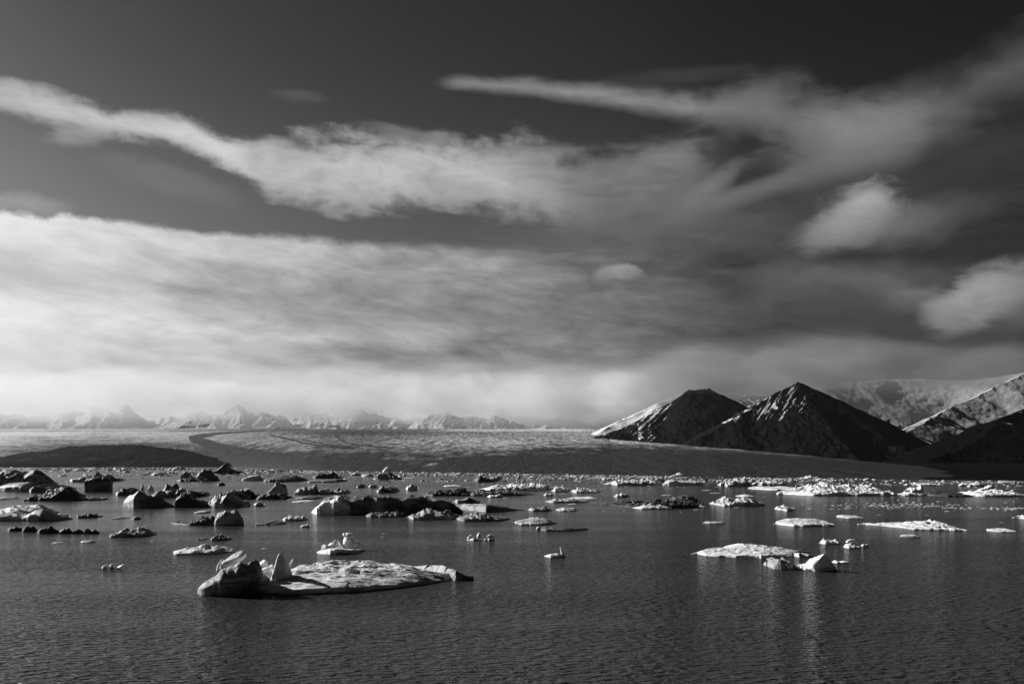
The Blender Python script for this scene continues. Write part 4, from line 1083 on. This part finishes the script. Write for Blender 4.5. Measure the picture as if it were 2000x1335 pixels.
floe('long dark rubble floe right of the white tent chunk', 820, 952, 953, 968, 'rubble', 'dirty')
floe('very thin white plate in the dark channel', 865, 906, 946, 950, 'floe', 'clean')
floe('dark raft with a light block in the far centre', 924, 977, 928, 941, 'rubble', 'mid')
floe('long pale boulder strewn raft in the far centre', 935, 1092, 944, 958, 'rubble', 'clean')
floe('pale jagged end piece right of the boulder strewn raft', 1076, 1114, 949, 960, 'rubble', 'clean')
floe('long grey rubble raft under the boulder strewn raft', 895, 1052, 956, 968, 'rubble', 'mid')
floe('small white shard in front of the grey rubble raft', 950, 987, 964, 971, 'rubble', 'clean')
floe('small pale crumble right of the white shard', 1060, 1083, 962, 968, 'rubble', 'clean', name='ice_chip', cat='ice chip')
floe('pale comma shaped strip of ice with a thin tail', 1112, 1176, 953, 962, 'rubble', 'clean')
floe('low dark ragged strip right of the cliff', 1060, 1155, 973, 981, 'rubble', 'mid')
floe('white plate with two tiny horns behind the ragged strip', 1107, 1169, 969, 975, 'floe', 'clean')
floe('lumpy grey raft at the right tip of the low swell', 1029, 1082, 988, 998, 'rubble', 'mid')
floe('flat pale tablet right of the lumpy grey raft', 1084, 1129, 990, 998, 'floe', 'mid')
floe('long straight slab of ice with a white left tip', 1000, 1089, 1012, 1025, 'floe', 'mid', pf=.4)
floe('tiny plate with a knob above the long straight slab', 1031, 1058, 1009, 1014, 'floe', 'mid', name='ice_chip', cat='ice chip')
o = berg('dark cigar shaped slab with a white knob at its left end', [(1047, 1034), (1065, 1037), (1110, 1037), (1151, 1034)], [(1047, 1033), (1052, 1028), (1058, 1029), (1075, 1027), (1092, 1028), (1102, 1031), (1120, 1030), (1145, 1031), (1151, 1033)], 'floe', 'dirty', 'ice floe', 'ice_floe', res=.8, flat=.4, pf=.4)
lump('ice_knob', o, at(1052, o.location.y - 1, pz(1031, o.location.y)), (.55, .6, .55), 'clean', 627, (0, 0, 0), .2, 3)

# ---- right
berg('long dark rubble floe with a pale crumbled front edge', [(1180, 986), (1220, 991), (1300, 993), (1377, 989)], [(1180, 985), (1200, 982), (1230, 979), (1260, 977), (1300, 977), (1340, 976), (1365, 978), (1377, 986)], 'rubble', 'dirty', 'ice floe', 'ice_floe', res=.8, flat=.5)
floe('pale crumbled fringe before the long dark rubble floe', 1232, 1320, 984, 994, 'rubble', 'clean')
floe('small flat black slab at the right tip of the dark rubble floe', 1340, 1378, 983, 991, 'floe', 'mid')
berg('dark rough dome rising behind the long dark rubble floe', 978, [(1308, 976), (1316, 967), (1330, 964), (1342, 965), (1355, 970), (1365, 976)], 'rubble', 'dirty', res=.8, flat=.2)
floe('small white loaf of ice alone in the channel', 1197, 1231, 963, 971, 'rubble', 'clean')
floe('low grey braided floe right of the dark rubble floe', 1384, 1494, 970, 989, 'rubble', 'mid', flat=.55)
floe('thin straight white strip above the braided floe', 1436, 1473, 965, 970, 'floe', 'clean')
floe('thin grey plank of ice floating alone on the right', 1371, 1418, 1017, 1022, 'floe', 'mid')
floe('long pale tongue of ice left of the big white ridge', 1459, 1567, 949, 957, 'floe', 'clean')
berg('big bright white rugged ice ridge on the right', [(1518, 965), (1560, 968), (1745, 968)], [(1518, 963), (1545, 957), (1565, 955), (1580, 948), (1598, 944), (1615, 944), (1625, 950), (1640, 951), (1655, 949), (1667, 947), (1680, 948), (1702, 950), (1708, 957), (1725, 960), (1741, 959), (1745, 966)], 'fluted', 'clean', res=.7, flat=.28, pf=.75, seed=971, crack=.3)
berg('white chip with an upright block and a low tail', [(1514, 995), (1525, 998), (1552, 995)], [(1514, 994), (1518, 989), (1523, 989), (1530, 986), (1537, 989), (1541, 993.6), (1549, 991), (1552, 994.5)], 'floe', 'clean', 'ice chip', 'ice_chunk', res=.7, flat=.35)
floe('chunky oval slab of ice with a thick dark edge', 1509, 1623, 1012, 1028, 'floe', 'near', pf=.35, flat=.5)
floe('spiky white crumble above the tilted block', 1598, 1641, 1050, 1063, 'rubble', 'clean', flat=.2)
o = floe('rough two tiered ice lump right of the spiky crumble', 1645, 1683, 1058, 1071, 'rubble', 'clean', flat=.2)
lump('ice_cap', o, at(1663, o.location.y, pz(1056, o.location.y)), (1.1, .8, .40), 'clean', 631, (0, -8, 0), .3, 4)
floe('small white lozenge right of the two tiered lump', 1680, 1697, 1061, 1067, 'smooth', 'clean', name='ice_chip', cat='ice chip')
floe('thin pale strip with a dark right end', 1633, 1684, 1005, 1012, 'floe', 'clean')
berg('long white floe with a broad mottled hump, nearest the right side', [(1675, 1024), (1720, 1028), (1760, 1034), (1850, 1037), (1889, 1036)],
     [(1675, 1023), (1700, 1021), (1725, 1024), (1742, 1021), (1760, 1025), (1780, 1021), (1800, 1018), (1816, 1017), (1830, 1019), (1850, 1026), (1870, 1031), (1889, 1035)], 'fluted', 'clean', res=.75, flat=.45, pf=.8, seed=981, crack=.2, name='ice_floe', cat='ice floe')
floe('thin slip of ice below the long mottled floe', 1758, 1791, 1043, 1049, 'floe', 'mid')
floe('low white sliver with a tiny hump near the right edge', 1927, 1979, 1031, 1039, 'floe', 'clean')
floe('white lump cut by the right frame edge', 1979, 2040, 1002, 1014, 'rubble', 'clean')
floe('rough white boulders of ice right of the big ridge', 1764, 1808, 949, 963, 'rubble', 'clean', flat=.15)
floe('black flat floe beneath the rough white boulders', 1800, 1878, 959, 970, 'floe', 'dirty')
floe('low crumbled shelf joining the big ridge and the boulders', 1742, 1806, 960, 968, 'rubble', 'clean')
berg('broad white flat topped iceberg near the right edge', 970, [(1888, 966), (1892, 959), (1905, 958), (1930, 957), (1950, 957), (1962, 960), (1975, 958), (1985, 961), (1994, 969)], 'fluted', 'clean', res=.7, flat=.25)
berg('white leaning spire of ice behind the broad white iceberg', 957, [(1912, 956), (1918, 953), (1926, 950), (1932, 943), (1936, 950), (1948, 953), (1952, 956)], 'block', 'clean', res=.7, flat=.15)
floe('small pale plate left of the broad white iceberg', 1869, 1893, 959, 964, 'floe', 'clean')
floe('long thin white raft above the black flat floe', 1768, 1838, 942, 948, 'rubble', 'clean')
floe('pale raft of blocks far out above the broad white iceberg', 1872, 1922, 942, 950, 'rubble', 'clean')
floe('long bright wall of ice in the far right band', 1400, 1470, 933, 950, 'rubble', 'clean', flat=.2)
berg('far black flat floe with a bright white left corner', 948, [(1294, 946), (1304, 938), (1315, 936), (1345, 937), (1376, 939), (1382, 946)], 'block', 'mid', res=.7, flat=.2)
berg('white fin of ice rising above the far black flat floe', 932, [(1303, 931), (1318, 926), (1327, 923), (1334, 923), (1338, 930)], 'block', 'clean', res=.7, flat=.2)
floe('bright jumble of white blocks left of the far black floe', 1176, 1300, 934, 948, 'rubble', 'clean', flat=.25)
floe('small bright block beside the far jumble', 1276, 1300, 931, 943, 'block', 'clean', name='ice_chunk', cat='ice chunk')
floe('low rubble row far out right of the bright wall', 1466, 1535, 938, 948, 'rubble', 'clean')
floe('pale low ledge of ice far out below the lobe of the glacier', 1560, 1602, 928, 935.5, 'rubble', 'clean')

# ---- repeats: the packed far band and the loose chips; no two have the same mesh
rr = np.random.default_rng(5)
protos = []
def unit_chunk(i, style):
    """a unit sized piece of floating ice: about 1 wide, .6 deep, h high"""
    n, m = 26, 16
    u = np.linspace(-.5, .5, n); v = np.linspace(-.3, .3, m)
    X, Y = np.meshgrid(u, v)
    rad = np.hypot(X / .5, Y / .3) + .35 * fbm(X * 3, Y * 3, seed=1000 + i, octv=3)
    if style == 'tall':
        Z = np.clip(1.05 - rad, 0, 1) ** .5 * (.28 + .3 * fbm(X * 3.2, Y * 3.2, seed=1100 + i, octv=4, ridged=True))
    else:
        f1, f2, c = worley(X * 6, Y * 7, 1200 + i)
        Z = np.clip(1.05 - rad, 0, 1) ** .35 * (.045 + .12 * c * np.clip(1.1 - f1, 0, 1) + .05 * fbm(X * 5, Y * 5, seed=1300 + i))
    Z = np.where(rad > 1.0, -.06, Z)
    X = X + .03 * fbm(X * 8, Y * 8, Z * 8, 1400 + i); Y = Y + .03 * fbm(X * 8, Y * 8 + 4, Z * 8, 1500 + i)
    V = np.stack([X, Y, Z], -1)
    # drop what lies wholly under water, so the outline is ragged
    nr, nc = m, n
    idx = np.arange(nr * nc).reshape(nr, nc)
    q = np.stack([idx[:-1, :-1], idx[:-1, 1:], idx[1:, 1:], idx[1:, :-1]], -1).reshape(-1, 4)
    keep = (V.reshape(-1, 3)[q][:, :, 2] > -.05).any(1)
    q = q[keep]
    used, inv = np.unique(q, return_inverse=True)
    return mesh_raw('ice_chunk', V.reshape(-1, 3)[used], inv.reshape(-1, 4))


low = [unit_chunk(i, 'low') for i in range(10)]
tall = [unit_chunk(30 + i, 'tall') for i in range(8)]


def chunk(px, py, wpx, hscale, kind, mat, label, cat, group, name):
    D = float(dist(py)); wm = wpx / F * D
    me = (tall if kind == 'tall' else low)[rr.integers(len(tall if kind == 'tall' else low))]
    o = bpy.data.objects.new(name, me); C.objects.link(o)
    if not me.materials: me.materials.append(ICE['far'])
    o.location = at(px, D, 0)
    o.rotation_euler = (0, 0, rr.uniform(-.5, .5) + (math.pi if rr.random() < .5 else 0))
    o.scale = (wm, wm * rr.uniform(.7, 1.3), wm * hscale)
    o.material_slots[0].link = 'OBJECT'; o.material_slots[0].material = ICE[mat]
    return tag(o, label, cat, group)


# far packed band just off the glacier front: big pieces as objects
for i in range(118):
    px = rr.uniform(-20, 2010); ys = float(shore_y(px))
    f = rr.random()
    py = ys + 1.0 + 16 * f ** 1.5 if px < 1150 else ys + .6 + 13 * f ** 1.7
    if px > 1750 and rr.random() < .5: continue
    wpx = rr.uniform(9, 27)
    chunk(px, py, wpx, rr.uniform(.35, .65) * (1.0 if px < 1100 else .8), 'tall' if rr.random() < .25 else 'low', 'far' if px < 1000 else 'clean',
          'piece of pack ice in the crowded band along the far shore', 'ice floe', 'pack ice along the far shore', 'ice_floe')
# loose floes on the middle water
for i in range(34):
    px = rr.uniform(-10, 2010); py = 940 + 65 * rr.random() ** 1.3 + (4 if px > 1200 else 0)
    chunk(px, py, rr.uniform(8, 24), rr.uniform(.25, .55), 'low', 'clean' if px > 900 or rr.random() < .3 else 'mid',
          'little loose floe drifting on the middle water among bigger ice', 'ice floe', 'little loose floes on the middle water', 'ice_floe')
# single chips nearer the viewer, as the photo shows them
for px, py, wp, m in ((112, 1060, 22, 'clean'), (172, 1058, 34, 'mid'), (284, 1028, 14, 'clean'), (299, 1056, 10, 'mid'), (480, 1010, 16, 'clean'), (546, 1016, 18, 'mid'), (516, 1071, 12, 'clean'), (550, 1080, 10, 'dirty'), (750, 1042, 12, 'mid'), (746, 1048, 6, 'clean'),
                      (572, 1033, 8, 'mid'), (1335, 1085, 8, 'dirty'), (1582, 995, 10, 'clean'), (1622, 995, 8, 'clean'), (1717, 1005, 10, 'clean'), (1850, 998, 12, 'clean'), (1810, 1005, 6, 'clean'), (1955, 1020, 8, 'clean'), (1360, 995, 10, 'mid'), (1120, 984, 14, 'clean'), (1116, 985, 16, 'clean')):
    chunk(px, py, wp, .8, 'low', m, 'tiny chip of ice alone on open water nearer the viewer', 'ice chip', 'tiny chips on the open water', 'ice_chip')


def brash(name, label, n, place, smin, smax, mat, hk=1.0):
    """uncountable brash: one object of many small faceted bits"""
    vs, fs, k = [], [], 0
    for i in range(n):
        px, py = place()
        D = float(dist(py)); w_ = rr.uniform(smin, smax) ** 1.0 * D / F
        x, y, _ = at(px, D, 0)
        a = rr.uniform(0, 6.28, 6) * 0 + np.sort(rr.uniform(0, 6.28, 6)); r_ = rr.uniform(.35, .6, 6) * w_
        h = w_ * rr.uniform(.03, .15) * hk
        ring = np.stack([x + np.cos(a) * r_, y + np.sin(a) * r_ * .9, np.full(6, -.05)], 1)
        top = np.stack([x + np.cos(a) * r_ * .6 + rr.normal(0, .06) * w_, y + np.sin(a) * r_ * .5, h * rr.uniform(.5, 1.1, 6)], 1)
        vs.append(ring); vs.append(top); vs.append(np.array([[x, y, h]]))
        for j in range(6):
            j2 = (j + 1) % 6
            fs += [(k + j, k + j2, k + 6 + j2), (k + j, k + 6 + j2, k + 6 + j), (k + 6 + j, k + 6 + j2, k + 12)]
        k += 13
    me = mesh_raw(name, np.concatenate(vs), np.array(fs), smooth=False)
    return tag(link(name, me, ICE[mat]), label, 'brash ice', None, 'stuff')


def place_far():
    while True:
        px = rr.uniform(-60, 2060); ys = float(shore_y(px))
        py = ys + .3 + abs(rr.normal(0, 5.0 if px < 1150 else 4.0)) + (0 if rr.random() < .8 else rr.uniform(0, 14))
        dens = .5 + .5 * math.sin(px * .011 + py * .5) + .35 * math.sin(px * .037 - py * 1.1)
        if rr.random() < dens * (1 if px < 1700 else .5): return px, py


def place_mid():
    while True:
        px = rr.uniform(-20, 2020); py = 936 + 64 * rr.random() ** 1.2
        f = float(fbm(np.array([px / 190]), np.array([py / 9]), seed=77, octv=3)[0])
        if f > .12 and py > float(shore_y(px)) + 6 and not (py > 975 and px < 1150): return px, py


def place_belt():
    if rr.random() < .7:
        px = rr.normal(1745, 70); return px, 987 + rr.normal(0, 3.2)
    px = rr.uniform(1840, 2020); return px, 992 + rr.normal(0, 1.3)


brash('brash_ice', 'crowded brash ice along the far shore under the glacier', 3600, place_far, 3, 12, 'far', 1.7)
brash('brash_ice', 'scattered brash ice streaks over the middle of the lake', 420, place_mid, 2, 7, 'clean')
brash('brash_ice', 'belt of small brash ice across the right of the lake', 330, place_belt, 3, 10, 'clean')
